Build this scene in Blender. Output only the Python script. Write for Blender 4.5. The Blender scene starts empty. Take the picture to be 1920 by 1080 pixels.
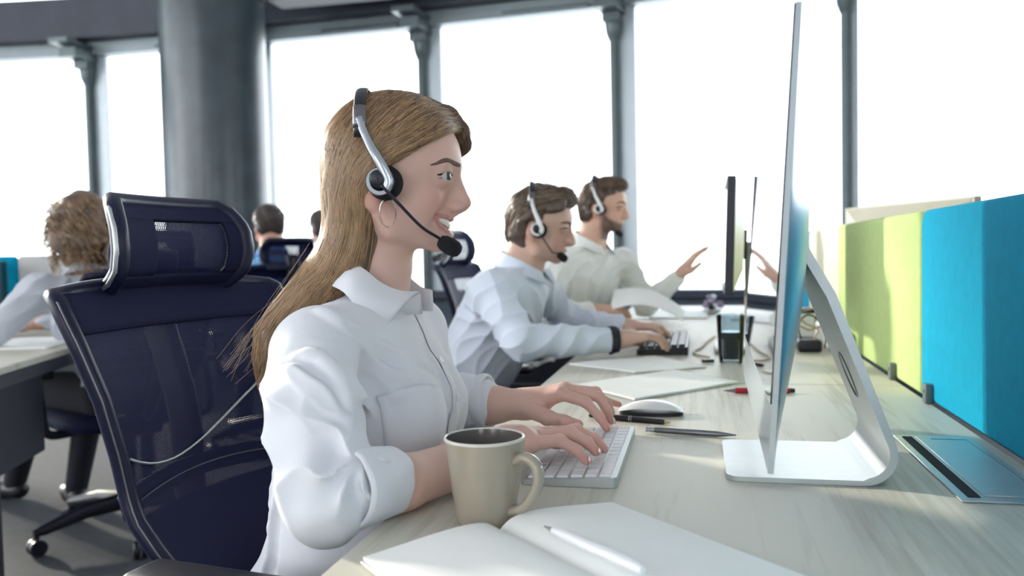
import bpy, bmesh, math, random
import numpy as np
from mathutils import Matrix, Vector
R = math.radians
rng = np.random.default_rng(7)
random.seed(7)
scene = bpy.context.scene
COL = scene.collection

# ------------------------------------------------------------------ camera
cam_data = bpy.data.cameras.new('camera')
cam = bpy.data.objects.new('camera', cam_data)
COL.objects.link(cam)
cam_data.sensor_width = 36.0
cam_data.lens = 36.0 * 1580.0 / 1920.0
cam_data.clip_start = 0.02
cam_data.dof.use_dof = True
cam_data.dof.focus_distance = 1.08
cam_data.dof.aperture_fstop = 4.5
YAW, PITCH, ROLL = R(12.5), R(2.35), R(1.2)
_fw0 = Vector((-math.sin(YAW), math.cos(YAW), 0)); _rt0 = Vector((math.cos(YAW), math.sin(YAW), 0)); _up0 = Vector((0, 0, 1))
_fw = _fw0 * math.cos(PITCH) - _up0 * math.sin(PITCH)
_up1 = _up0 * math.cos(PITCH) + _fw0 * math.sin(PITCH)
_rt = _rt0 * math.cos(ROLL) - _up1 * math.sin(ROLL)
_up = _up1 * math.cos(ROLL) + _rt0 * math.sin(ROLL)
cam.matrix_world = Matrix(((_rt.x, _up.x, -_fw.x, 0), (_rt.y, _up.y, -_fw.y, 0), (_rt.z, _up.z, -_fw.z, 1.02), (0, 0, 0, 1)))
scene.camera = cam

# ------------------------------------------------------------------ world, sun, exposure
world = bpy.data.worlds.new('overcast_sky')
scene.world = world
world.use_nodes = True
bgn = world.node_tree.nodes['Background']
bgn.inputs['Color'].default_value = (0.93, 0.97, 1.0, 1)
bgn.inputs['Strength'].default_value = 2.6
sun_d = bpy.data.lights.new('sun', 'SUN')
sun_d.energy = 4.0
sun_d.angle = R(3)
sun_d.color = (1.0, 0.90, 0.74)
sun = bpy.data.objects.new('sun', sun_d)
COL.objects.link(sun)
sun.location = (-6, 6, 6)
sun.rotation_euler = Vector((0.86, -0.42, -0.27)).to_track_quat('-Z', 'Y').to_euler()
scene.view_settings.view_transform = 'Standard'
scene.view_settings.look = 'None'
scene.view_settings.gamma = 1.0
scene.view_settings.use_curve_mapping = False
scene.view_settings.exposure = 1.1

# ------------------------------------------------------------------ materials
MATS = {}
def mat(name, col, rough=0.5, metal=0.0, bump=0.0, bscale=200.0, vary=0.0, vscale=8.0, spec=0.5, sheen=0.0, sss=0.0, coat=0.0, attr=None, alpha=None, stretch=(1, 1, 1)):
    if name in MATS: return MATS[name]
    m = bpy.data.materials.new(name); m.use_nodes = True
    nt = m.node_tree; N = nt.nodes; L = nt.links
    b = N['Principled BSDF']
    b.inputs['Roughness'].default_value = rough
    b.inputs['Metallic'].default_value = metal
    b.inputs['Specular IOR Level'].default_value = spec
    b.inputs['Coat Weight'].default_value = coat
    b.inputs['Sheen Weight'].default_value = sheen
    if sss:
        b.inputs['Subsurface Weight'].default_value = sss
        b.inputs['Subsurface Radius'].default_value = (1.0, 0.35, 0.2)
        b.inputs['Subsurface Scale'].default_value = 0.008
    c4 = (*col, 1)
    b.inputs['Base Color'].default_value = c4
    src = None
    if attr:
        a = N.new('ShaderNodeAttribute'); a.attribute_name = attr; src = a.outputs['Color']
        L.new(src, b.inputs['Base Color'])
    tc = mp = None
    if vary or bump:
        tc = N.new('ShaderNodeTexCoord'); mp = N.new('ShaderNodeMapping')
        mp.inputs['Scale'].default_value = stretch
        L.new(tc.outputs['Object'], mp.inputs['Vector'])
    if vary:
        n = N.new('ShaderNodeTexNoise'); n.inputs['Scale'].default_value = vscale; n.inputs['Detail'].default_value = 5
        L.new(mp.outputs['Vector'], n.inputs['Vector'])
        mx = N.new('ShaderNodeMix'); mx.data_type = 'RGBA'; mx.blend_type = 'MULTIPLY'
        rp = N.new('ShaderNodeMapRange'); rp.inputs['From Min'].default_value = 0.3; rp.inputs['From Max'].default_value = 0.7
        rp.inputs['To Min'].default_value = 1 - vary; rp.inputs['To Max'].default_value = 1 + vary * 0.4
        L.new(n.outputs['Fac'], rp.inputs['Value'])
        mx.inputs['Factor'].default_value = 1.0
        if src: L.new(src, mx.inputs['A'])
        else: mx.inputs['A'].default_value = c4
        L.new(rp.outputs['Result'], mx.inputs['B'])
        L.new(mx.outputs['Result'], b.inputs['Base Color'])
    if bump:
        n2 = N.new('ShaderNodeTexNoise'); n2.inputs['Scale'].default_value = bscale; n2.inputs['Detail'].default_value = 4
        L.new(mp.outputs['Vector'], n2.inputs['Vector'])
        bp = N.new('ShaderNodeBump'); bp.inputs['Strength'].default_value = bump; bp.inputs['Distance'].default_value = 0.002
        L.new(n2.outputs['Fac'], bp.inputs['Height']); L.new(bp.outputs['Normal'], b.inputs['Normal'])
    if alpha is not None: b.inputs['Alpha'].default_value = alpha
    MATS[name] = m
    return m

def weave_mat(name, col, freq, hole):
    """knitted mesh: rows of small slots that let the light through, in the sheet's own UV (metres)"""
    m = bpy.data.materials.new(name); m.use_nodes = True
    nt = m.node_tree; N = nt.nodes; L = nt.links
    b = N['Principled BSDF']; b.inputs['Base Color'].default_value = (*col, 1); b.inputs['Roughness'].default_value = 0.6; b.inputs['Specular IOR Level'].default_value = 0.18
    uv = N.new('ShaderNodeUVMap'); sp = N.new('ShaderNodeSeparateXYZ'); L.new(uv.outputs['UV'], sp.inputs['Vector'])
    def math_(op, a, bb=None):
        n = N.new('ShaderNodeMath'); n.operation = op
        for i, v in enumerate((a, bb)):
            if v is None: continue
            if isinstance(v, (int, float)): n.inputs[i].default_value = v
            else: L.new(v, n.inputs[i])
        return n.outputs[0]
    u = math_('MULTIPLY', sp.outputs['X'], freq); v = math_('MULTIPLY', sp.outputs['Y'], freq * 0.8)
    su = math_('SINE', math_('ADD', u, math_('MULTIPLY', math_('SINE', v), 0.6)))
    sv = math_('SINE', math_('MULTIPLY', v, 1.0))
    h = math_('GREATER_THAN', math_('MULTIPLY', su, sv), hole)
    tr = N.new('ShaderNodeBsdfTransparent'); mx = N.new('ShaderNodeMixShader')
    L.new(h, mx.inputs[0]); L.new(b.outputs[0], mx.inputs[1]); L.new(tr.outputs[0], mx.inputs[2])
    L.new(mx.outputs[0], N['Material Output'].inputs['Surface'])
    return m

def pane_mat(name, tint=(1, 1, 1), refl=0.06):
    m = bpy.data.materials.new(name); m.use_nodes = True
    nt = m.node_tree; N = nt.nodes; L = nt.links
    N.remove(N['Principled BSDF'])
    tr = N.new('ShaderNodeBsdfTransparent'); tr.inputs[0].default_value = (*tint, 1)
    gl = N.new('ShaderNodeBsdfGlossy'); gl.inputs['Roughness'].default_value = 0.02
    lw = N.new('ShaderNodeFresnel'); lw.inputs['IOR'].default_value = 1.45
    mx = N.new('ShaderNodeMixShader')
    L.new(lw.outputs[0], mx.inputs[0]); L.new(tr.outputs[0], mx.inputs[1]); L.new(gl.outputs[0], mx.inputs[2])
    L.new(mx.outputs[0], N['Material Output'].inputs['Surface'])
    return m

def wood_mat():
    m = bpy.data.materials.new('pale_wood'); m.use_nodes = True
    nt = m.node_tree; N = nt.nodes; L = nt.links; b = N['Principled BSDF']
    tc = N.new('ShaderNodeTexCoord'); mp = N.new('ShaderNodeMapping'); mp.inputs['Scale'].default_value = (42, 1.6, 20)
    L.new(tc.outputs['Object'], mp.inputs['Vector'])
    n = N.new('ShaderNodeTexNoise'); n.inputs['Scale'].default_value = 2.0; n.inputs['Detail'].default_value = 7; n.inputs['Roughness'].default_value = 0.62; n.inputs['Distortion'].default_value = 0.5
    L.new(mp.outputs['Vector'], n.inputs['Vector'])
    mp2 = N.new('ShaderNodeMapping'); mp2.inputs['Scale'].default_value = (7, 0.9, 4); L.new(tc.outputs['Object'], mp2.inputs['Vector'])
    n2 = N.new('ShaderNodeTexNoise'); n2.inputs['Scale'].default_value = 1.6; n2.inputs['Detail'].default_value = 4; L.new(mp2.outputs['Vector'], n2.inputs['Vector'])
    ad = N.new('ShaderNodeMath'); ad.operation = 'ADD'; L.new(n.outputs['Fac'], ad.inputs[0]); L.new(n2.outputs['Fac'], ad.inputs[1])
    cr = N.new('ShaderNodeValToRGB'); e = cr.color_ramp.elements
    e[0].position = 0.72; e[0].color = (0.45, 0.42, 0.35, 1); e[1].position = 1.25; e[1].color = (0.60, 0.58, 0.50, 1)
    L.new(ad.outputs[0], cr.inputs[0]); L.new(cr.outputs[0], b.inputs['Base Color'])
    b.inputs['Roughness'].default_value = 0.5
    bp = N.new('ShaderNodeBump'); bp.inputs['Strength'].default_value = 0.12; bp.inputs['Distance'].default_value = 0.001
    L.new(n.outputs['Fac'], bp.inputs['Height']); L.new(bp.outputs['Normal'], b.inputs['Normal'])
    return m

M = dict(
    wood=wood_mat(),
    table_edge=mat('table_edge', (0.30, 0.28, 0.25), 0.5, vary=0.15),
    dark_metal=mat('dark_metal', (0.03, 0.032, 0.05), 0.4, vary=0.1),
    black=mat('black_plastic', (0.012, 0.012, 0.022), 0.38, vary=0.1),
    navy=mat('navy_plastic', (0.008, 0.010, 0.036), 0.36, vary=0.12, spec=0.35),
    foam=mat('black_foam', (0.006, 0.006, 0.010), 0.9, bump=0.6, bscale=900),
    cushion=mat('navy_fabric', (0.008, 0.010, 0.042), 0.75, bump=0.5, bscale=700, spec=0.2),
    weave=weave_mat('navy_mesh', (0.008, 0.010, 0.050), 1500.0, 0.70),
    alu=mat('brushed_aluminium', (0.50, 0.56, 0.60), 0.28, 0.8, vary=0.03, vscale=60),
    alu_mat=mat('satin_aluminium', (0.58, 0.61, 0.62), 0.42, 0.85, vary=0.04, vscale=60),
    silver=mat('silver_plastic', (0.44, 0.48, 0.53), 0.24, 0.8, vary=0.05),
    whiteplastic=mat('white_plastic', (0.84, 0.85, 0.86), 0.28, vary=0.03),
    keycap=mat('white_keycap', (0.80, 0.81, 0.84), 0.45, vary=0.03),
    screen=mat('screen_glass', (0.004, 0.004, 0.006), 0.02, spec=0.9, coat=1.0),
    paper=mat('paper', (0.93, 0.93, 0.91), 0.75, vary=0.03, vscale=20),
    page=mat('notebook_page', (0.93, 0.935, 0.91), 0.8, vary=0.03, vscale=12),
    cover=mat('notebook_cover', (0.55, 0.54, 0.50), 0.6, vary=0.1),
    mug=mat('taupe_glaze', (0.37, 0.325, 0.255), 0.16, vary=0.07, vscale=14, coat=0.5),
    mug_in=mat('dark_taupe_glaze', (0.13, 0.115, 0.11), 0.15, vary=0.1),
    mug_rim=mat('cream_glaze', (0.66, 0.63, 0.57), 0.15, vary=0.05),
    blue=mat('cyan_felt', (0.0, 0.36, 0.58), 0.9, bump=0.5, bscale=900, vary=0.08, vscale=40, spec=0.2),
    lime=mat('lime_felt', (0.50, 0.63, 0.26), 0.9, bump=0.5, bscale=900, vary=0.07, vscale=40, spec=0.2),
    cream=mat('cream_felt', (0.80, 0.76, 0.58), 0.9, bump=0.4, bscale=900, vary=0.05, vscale=40),
    pale=mat('pale_grey_felt', (0.62, 0.62, 0.62), 0.9, bump=0.4, bscale=900, vary=0.05, vscale=40),
    clamp=mat('grey_clamp', (0.16, 0.18, 0.18), 0.4, 0.3, vary=0.1),
    floor=mat('grey_carpet', (0.038, 0.043, 0.055), 0.9, bump=0.5, bscale=300, vary=0.25, vscale=30),
    ceiling=mat('white_ceiling', (0.85, 0.85, 0.85), 0.9, vary=0.05),
    wall=mat('pale_wall', (0.55, 0.55, 0.56), 0.9, vary=0.05),
    beam=mat('slate_beam', (0.055, 0.06, 0.085), 0.55, vary=0.18, vscale=3),
    frame_light=mat('pale_frame', (0.36, 0.42, 0.45), 0.45, 0.2, vary=0.06),
    post=mat('grey_green_post', (0.15, 0.19, 0.20), 0.4, 0.4, vary=0.12),
    fin=mat('pale_blue_fin', (0.66, 0.74, 0.79), 0.3, 0.1, vary=0.05),
    sill=mat('slate_sill', (0.03, 0.04, 0.07), 0.5, vary=0.1),
    parapet=mat('slate_parapet', (0.09, 0.12, 0.16), 0.6, vary=0.1),
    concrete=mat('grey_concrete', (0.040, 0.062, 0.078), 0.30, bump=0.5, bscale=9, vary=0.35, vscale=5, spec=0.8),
    glass=pane_mat('window_glass', (0.97, 0.99, 1.0)),
    tumbler=pane_mat('tumbler_glass', (0.74, 0.80, 0.83)),
    cola=mat('dark_drink', (0.012, 0.010, 0.022), 0.12, vary=0.1),
    red=mat('red_plastic', (0.55, 0.01, 0.03), 0.35, vary=0.1),
    green=mat('green_plastic', (0.30, 0.45, 0.02), 0.4, vary=0.1),
    tan=mat('tan_cable', (0.42, 0.30, 0.16), 0.5, vary=0.1),
    gunmetal=mat('gunmetal', (0.20, 0.20, 0.22), 0.3, 0.8, vary=0.1),
    gold=mat('brass', (0.55, 0.42, 0.16), 0.3, 0.9, vary=0.1),
    beige_case=mat('beige_case', (0.27, 0.27, 0.23), 0.4, vary=0.06),
    purple=mat('lilac_petal', (0.40, 0.30, 0.42), 0.6, vary=0.2, vscale=60),
)

# ------------------------------------------------------------------ mesh builder
def rotz(a): return Matrix.Rotation(a, 3, 'Z')
class MB:
    def __init__(s): s.v = []; s.f = []; s.uv = None
    def add(s, v, f):
        o = len(s.v); s.v += [tuple(map(float, p)) for p in v]; s.f += [tuple(i + o for i in q) for q in f]; return s
    def box(s, c, size, rot=None, bev=0.0, seg=2):
        bm = bmesh.new(); bmesh.ops.create_cube(bm, size=1.0)
        for v in bm.verts: v.co = Vector((v.co.x * size[0], v.co.y * size[1], v.co.z * size[2]))
        if bev: bmesh.ops.bevel(bm, geom=bm.edges[:], offset=bev, segments=seg, profile=0.5, affect='EDGES')
        bm.verts.index_update()
        vs = [(rot @ v.co if rot else v.co) + Vector(c) for v in bm.verts]
        s.add(vs, [[v.index for v in f.verts] for f in bm.faces]); bm.free(); return s
    def tube(s, pts, r, n=12, cap=True, closed=False, flat=1.0, up=None):
        P = [Vector(p) for p in pts]; m = len(P)
        if not hasattr(r, '__len__'): r = [r] * m
        T = []
        for i in range(m):
            a = P[(i - 1) % m] if (closed or i > 0) else P[i]; b = P[(i + 1) % m] if (closed or i < m - 1) else P[i]
            T.append((b - a).normalized())
        nrm = Vector(up) if up else (Vector((0, 0, 1)) if abs(T[0].z) < 0.9 else Vector((1, 0, 0)))
        V = []
        for i in range(m):
            nrm = (Vector(up) if up else nrm); nrm = (nrm - T[i] * nrm.dot(T[i])).normalized(); bn = T[i].cross(nrm)
            for k in range(n):
                a = 2 * math.pi * k / n; V.append(P[i] + nrm * math.cos(a) * r[i] + bn * math.sin(a) * r[i] * flat)
        Fc = []
        for i in range(m if closed else m - 1):
            j = (i + 1) % m
            for k in range(n): Fc.append((i * n + k, i * n + (k + 1) % n, j * n + (k + 1) % n, j * n + k))
        if cap and not closed:
            Fc.append(tuple(reversed(range(n)))); Fc.append(tuple((m - 1) * n + k for k in range(n)))
        return s.add(V, Fc)
    def lathe(s, prof, c=(0, 0, 0), n=40, rot=None, cap=False):
        V = []; Fc = []; m = len(prof)
        for (r, z) in prof:
            for k in range(n):
                a = 2 * math.pi * k / n; p = Vector((max(r, 1e-5) * math.cos(a), max(r, 1e-5) * math.sin(a), z))
                V.append((rot @ p if rot else p) + Vector(c))
        for i in range(m - 1):
            for k in range(n): Fc.append((i * n + k, i * n + (k + 1) % n, (i + 1) * n + (k + 1) % n, (i + 1) * n + k))
        if cap: Fc.append(tuple(reversed(range(n)))); Fc.append(tuple((m - 1) * n + k for k in range(n)))
        return s.add(V, Fc)
    def prism(s, poly, t, f):
        """poly: 2-D outline, f(a,b,h) -> point, h = 0 and t"""
        n = len(poly); V = [f(a, b, 0) for a, b in poly] + [f(a, b, t) for a, b in poly]
        Fc = [tuple(range(n)), tuple(range(2 * n - 1, n - 1, -1))]
        for i in range(n): Fc.append((i, i + n, (i + 1) % n + n, (i + 1) % n))
        return s.add(V, Fc)
    def ellip(s, c, r, n=20, m=12, rot=None):
        prof = []
        V = []; Fc = []
        for i in range(m + 1):
            t = math.pi * i / m
            for k in range(n):
                a = 2 * math.pi * k / n
                p = Vector((max(math.sin(t), 1e-4) * math.cos(a) * r[0], max(math.sin(t), 1e-4) * math.sin(a) * r[1], -math.cos(t) * r[2]))
                V.append((rot @ p if rot else p) + Vector(c))
        for i in range(m):
            for k in range(n): Fc.append((i * n + k, i * n + (k + 1) % n, (i + 1) * n + (k + 1) % n, (i + 1) * n + k))
        return s.add(V, Fc)
    def grid(s, fn, nu, nv, thick=0.0, uvs=None):
        """fn(u,v) -> point, closed slab when thick"""
        V = [fn(i / nu, j / nv) for j in range(nv + 1) for i in range(nu + 1)]
        Fc = [(j * (nu + 1) + i, j * (nu + 1) + i + 1, (j + 1) * (nu + 1) + i + 1, (j + 1) * (nu + 1) + i) for j in range(nv) for i in range(nu)]
        o = len(s.v); s.add(V, Fc)
        if uvs:
            s.uv = (s.uv or [(0, 0)] * o) + [uvs(i / nu, j / nv) for j in range(nv + 1) for i in range(nu + 1)]
        return s
    def build(s, name, material, parent=None, smooth=True, ang=40, solid=0.0, sub=0):
        me = bpy.data.meshes.new(name); me.from_pydata(s.v, [], s.f); me.validate()
        bm = bmesh.new(); bm.from_mesh(me); bmesh.ops.recalc_face_normals(bm, faces=bm.faces); bm.to_mesh(me); bm.free()
        if s.uv:
            ul = me.uv_layers.new(name='UVMap')
            for lp in me.loops: ul.data[lp.index].uv = s.uv[lp.vertex_index]
        return link(name, me, material, parent, smooth, ang, solid, sub)
def link(name, me, material, parent=None, smooth=True, ang=40, solid=0.0, sub=0):
    if material is not None:
        me.materials.append(material)
    o = bpy.data.objects.new(name, me); COL.objects.link(o)
    if smooth:
        for p in me.polygons: p.use_smooth = True
        try: me.set_sharp_from_angle(angle=R(ang))
        except Exception: pass
    if solid:
        md = o.modifiers.new('solid', 'SOLIDIFY'); md.thickness = solid; md.offset = 0
    if sub:
        md = o.modifiers.new('sub', 'SUBSURF'); md.levels = sub; md.render_levels = sub
    if parent:
        o.parent = parent; o.matrix_parent_inverse = base_of(parent).inverted()
    return o
def base_of(o):
    m = o.matrix_basis.copy()
    return m if o.parent is None else base_of(o.parent) @ o.matrix_parent_inverse @ m
def tag(o, label, cat, group=None):
    o['label'] = label; o['category'] = cat
    if group: o['group'] = group
    return o
def thing(name, label, cat, loc=(0, 0, 0), group=None):
    o = bpy.data.objects.new(name, None); COL.objects.link(o); o.location = loc; o.empty_display_size = 0.05
    return tag(o, label, cat, group)
def struct(o, label=None, cat=None):
    o['kind'] = 'structure'
    if label: o['label'] = label
    if cat: o['category'] = cat
    return o
def copy_tree(o, parent=None):
    c = o.copy(); COL.objects.link(c); c.parent = parent
    if parent: c.matrix_parent_inverse = o.matrix_parent_inverse.copy()
    for ch in list(o.children): copy_tree(ch, c)
    return c
def bez(pts, n=8):
    """Catmull-Rom through points"""
    P = [np.array(p, float) for p in pts]; P = [2 * P[0] - P[1]] + P + [2 * P[-1] - P[-2]]; out = []
    for i in range(1, len(P) - 2):
        for k in range(n):
            t = k / n; a, b, c, d = P[i - 1], P[i], P[i + 1], P[i + 2]
            out.append(0.5 * (2 * b + (c - a) * t + (2 * a - 5 * b + 4 * c - d) * t * t + (3 * b - a - 3 * c + d) * t ** 3))
    out.append(P[-2]); return out

# ------------------------------------------------------------------ the room
def seg_frame(a, b):
    a = Vector((a[0], a[1], 0)); b = Vector((b[0], b[1], 0)); d = (b - a); L = d.length; d.normalize()
    n = Vector((d.y, -d.x, 0))                     # towards the room
    return a, b, d, n, L
def seg_box(mb, a, b, z0, z1, off, t, ext=0.0, bev=0.0):
    a, b, d, n, L = seg_frame(a, b)
    rot = Matrix((d, n, Vector((0, 0, 1)))).transposed()
    c = (a + b) / 2 + n * off + Vector((0, 0, (z0 + z1) / 2))
    return mb.box(c, (L + ext, t, z1 - z0), rot, bev)

MUL = [(-11.8, 2.6), (-11.3, 4.6), (-10.2, 6.5), (-8.385, 7.682), (-6.293, 7.939), (-4.387, 7.97), (-2.56, 7.892), (-0.695, 7.74), (1.206, 7.391), (2.838, 6.982), (4.4, 6.3), (5.7, 5.2), (6.5, 3.8)]
fl = MB().box((-2.8, 1.5, -0.05), (20, 14, 0.1)).build('floor', M['floor'], smooth=False)
struct(fl, 'grey carpeted office floor', 'floor')
cl = MB().box((1.7, 1.5, 3.80), (10.4, 14, 0.12)).build('ceiling', M['ceiling'], smooth=False)
struct(cl, 'office ceiling above the desks', 'ceiling')
ch = MB().box((-8.2, 1.5, 5.26), (9.4, 14, 0.12)).build('ceiling_upper', M['ceiling'], smooth=False)
struct(ch, 'raised ceiling over the tall windows', 'ceiling')
fs = MB().box((-3.53, 0.9, 4.53), (0.1, 12.8, 1.4)).build('wall_upstand', M['beam'], smooth=False)
struct(fs, 'dark step between the two ceilings', 'wall')
# walls behind the camera and at the right: piers, low parapet and openings that let in front fill
wb = MB().box((-2.8, -4.9, 0.45), (19, 0.2, 0.9)).box((-2.8, -4.9, 3.40), (19, 0.2, 0.7))
for x in (-11.5, -7.6, -3.6, 0.4, 4.4, 6.6): wb.box((x, -4.9, 1.9), (2.5, 0.2, 2.4))  # unseen back wall, pier width set to trim the front fill
struct(wb.build('wall_back', M['wall'], smooth=False), 'unseen pale wall with openings added for front fill light', 'wall')
wr = MB().box((6.7, -0.6, 0.45), (0.2, 8.8, 0.9)).box((6.7, -0.6, 3.40), (0.2, 8.8, 0.7))
for y in (-4.2, -1.2, 1.8, 3.6): wr.box((6.7, y, 1.9), (0.2, 1.5, 2.4))
struct(wr.build('wall_right', M['wall'], smooth=False), 'pale side wall with wide windows', 'wall')

for i in range(len(MUL) - 1):
    a, b = MUL[i], MUL[i + 1]
    w = bpy.data.objects.new('window_%d' % (i + 1), None); COL.objects.link(w); w.location = (a[0], a[1], 0)
    struct(w, 'tall bright office window with slim grey mullion', 'window')
    seg_box(MB(), a, b, 0.0, 0.60, 0.05, 0.12, 0.02).build('parapet', M['parapet'], w, smooth=False)
    seg_box(MB(), a, b, 0.60, 0.675, 0.10, 0.26, 0.04, 0.01).build('sill', M['sill'], w, smooth=False)
    seg_box(MB(), a, b, 3.20, 3.33, 0.06, 0.16, 0.02).build('head_frame', M['frame_light'], w, smooth=False)
    if 4 <= i <= 6: seg_box(MB(), (a[0] * .55 + b[0] * .45, a[1] * .55 + b[1] * .45), (a[0] * .12 + b[0] * .88, a[1] * .12 + b[1] * .88), 3.215, 3.245, 0.16, 0.05).build('vent_strip', M['post'], w, smooth=False)
    seg_box(MB(), a, b, 0.675, 3.20, -0.02, 0.008, -0.04).build('pane', M['glass'], w, smooth=False)
    if i < 5: seg_box(MB(), a, b, 3.74, 5.2, -0.02, 0.008, -0.04).build('upper_pane', M['glass'], w, smooth=False)
    # mullion: dark round post, pale fin behind it, stepped bracket under the beam
    a_, b_, d, n, L = seg_frame(a, b)
    p = a_ + n * 0.10
    top = 3.2 if i > 4 else 3.2
    MB().tube([p + Vector((0, 0, .67)), p + Vector((0, 0, 2.98))], 0.042, 14).build('mullion_post', M['post'], w)
    q = a_ + d * (0.085 if i < 8 else 0.045) + n * 0.03
    rot = Matrix((d, n, Vector((0, 0, 1)))).transposed()
    MB().box(q + Vector((0, 0, (0.67 + 3.22) / 2)), (0.19 if i < 8 else 0.09, 0.05, 2.55), rot).build('glass_fin', M['fin'], w, smooth=False)
    if i < 5: MB().box(a_ + d * 0.05 + n * 0.02 + Vector((0, 0, 4.46)), (0.22, 0.05, 1.45), rot).build('upper_fin', M['fin'], w, smooth=False)
    br = MB().box(p + n * .12 + Vector((0, 0, 3.27)), (0.22, 0.62, 0.05), rot).box(p + n * .10 + Vector((0, 0, 3.18)), (0.19, 0.40, 0.10), rot).box(p + n * .03 + Vector((0, 0, 3.09)), (0.15, 0.18, 0.08), rot)
    br.tube([p + Vector((0, 0, 3.06)), p + Vector((0, 0, 2.97)), p + Vector((0, 0, 2.90))], [0.085, 0.075, 0.05], 14)
    br.build('bracket', M['post'], w, smooth=False)
bmb = MB()
for i in range(len(MUL) - 1): seg_box(bmb, MUL[i], MUL[i + 1], 3.33, 3.74, 0.16, 0.34, 0.10)
struct(bmb.build('trim_1', M['beam'], smooth=False), 'dark slate ring beam above the windows', 'beam')
# the big round column with its sloping braces
cc = Vector((-4.06, 6.62, 0))
col = bpy.data.objects.new('column', None); COL.objects.link(col); col.location = cc
struct(col, 'thick round grey concrete column beside the windows', 'column')
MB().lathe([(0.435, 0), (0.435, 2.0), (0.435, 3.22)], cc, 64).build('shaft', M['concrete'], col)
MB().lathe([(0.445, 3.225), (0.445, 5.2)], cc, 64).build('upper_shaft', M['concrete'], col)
for sx, z in ((-1, 3.62), (-1, 3.42)):
    MB().tube([cc + Vector((sx * .3, .2, z + .04)), cc + Vector((sx * .85, 1.05, z - .12))], 0.085, 4).build('brace', M['beam'], col, smooth=False)
MB().box(cc + Vector((1.05, .55, 3.55)), (1.5, .30, .42)).box(cc + Vector((.95, .2, 3.42)), (1.2, .28, .16)).build('bracket', M['beam'], col, smooth=False)

# ------------------------------------------------------------------ desks
def desk(y0, y1, label, x0=-0.33, x1=0.398, legs=True):
    r = thing('office_desk', label, 'desk', ((x0 + x1) / 2, (y0 + y1) / 2, 0))
    MB().box(((x0 + x1) / 2, (y0 + y1) / 2, 0.7275), (x1 - x0, y1 - y0 - 0.002, 0.025), None, 0.0025, 1).build('worktop', M['wood'], r, ang=30)
    for y in (y0 + 0.06, y1 - 0.06):
        for x in (x0 + 0.05, x1 - 0.05):
            MB().box((x, y, 0.3575), (0.05, 0.05, 0.715), None, 0.004).build('leg', M['dark_metal'], r)
    MB().box(((x0 + x1) / 2 + .2, (y0 + y1) / 2, 0.56), (0.02, y1 - y0 - 0.2, 0.28), None, 0.003).build('modesty_panel', M['dark_metal'], r)
    return r
desk(0.15, 1.80, 'pale wooden desk under the open notebook, mug and white keyboard')
desk(1.80, 3.35, 'pale wooden desk where the man types on a black keyboard')
desk(3.35, 4.30, 'far pale wooden desk end under the white sheets by the window')
desk(0.90, 3.20, 'pale desk behind the blue and lime partition', 0.44, 1.16)

# ------------------------------------------------------------------ felt partitions
def partition(y0, y1, m, label, clamps=(), x=0.417, z0=0.742, z1=1.083, r=0.03):
    t = thing('felt_partition', label, 'partition', (x, (y0 + y1) / 2, z0), None)
    out = []
    for (cy, cz, a0) in ((y1 - r, z1 - r, 0), (y0 + r, z1 - r, 90)):
        for k in range(7): a = R(a0 + 15 * k); out.append((cy + r * math.cos(a), cz + r * math.sin(a)))
    out += [(y0, z0), (y1, z0)]
    bm = bmesh.new()
    vs = [bm.verts.new((x - 0.018, a, b)) for a, b in out]; f = bm.faces.new(vs)
    e = bmesh.ops.extrude_face_region(bm, geom=[f]); bmesh.ops.translate(bm, verts=[v for v in e['geom'] if isinstance(v, bmesh.types.BMVert)], vec=(0.036, 0, 0))
    bmesh.ops.recalc_face_normals(bm, faces=bm.faces)
    bmesh.ops.bevel(bm, geom=[ed for ed in bm.edges if abs(ed.verts[0].co.x - ed.verts[1].co.x) < 1e-6], offset=0.009, segments=3, profile=0.5, affect='EDGES')
    me = bpy.data.meshes.new('felt_panel'); bm.to_mesh(me); bm.free()
    link('felt_panel', me, m, t, True, 50)
    for cy in clamps:
        c = MB().box((x - 0.024, cy, z0 + 0.016), (0.014, 0.022, 0.034), None, 0.002).build('clamp', M['clamp'], t)
        MB().lathe([(0.003, 0), (0.003, 0.002)], (x - 0.032, cy, z0 + 0.02), 10, Matrix.Rotation(R(90), 3, 'Y'), True).build('screw', M['gunmetal'], c)
    return t
partition(0.42, 1.675, M['blue'], 'bright cyan felt partition nearest on the right edge of the desk', (1.60, 0.6))
partition(1.682, 2.60, M['lime'], 'lime green felt partition behind the silver computer stand', (1.88, 2.5))
partition(2.607, 3.28, M['cream'], 'pale cream felt partition next to the lime one', (3.1,))
partition(3.287, 4.24, M['blue'], 'small-looking far cyan felt partition past the cream one', (4.0,))

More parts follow.
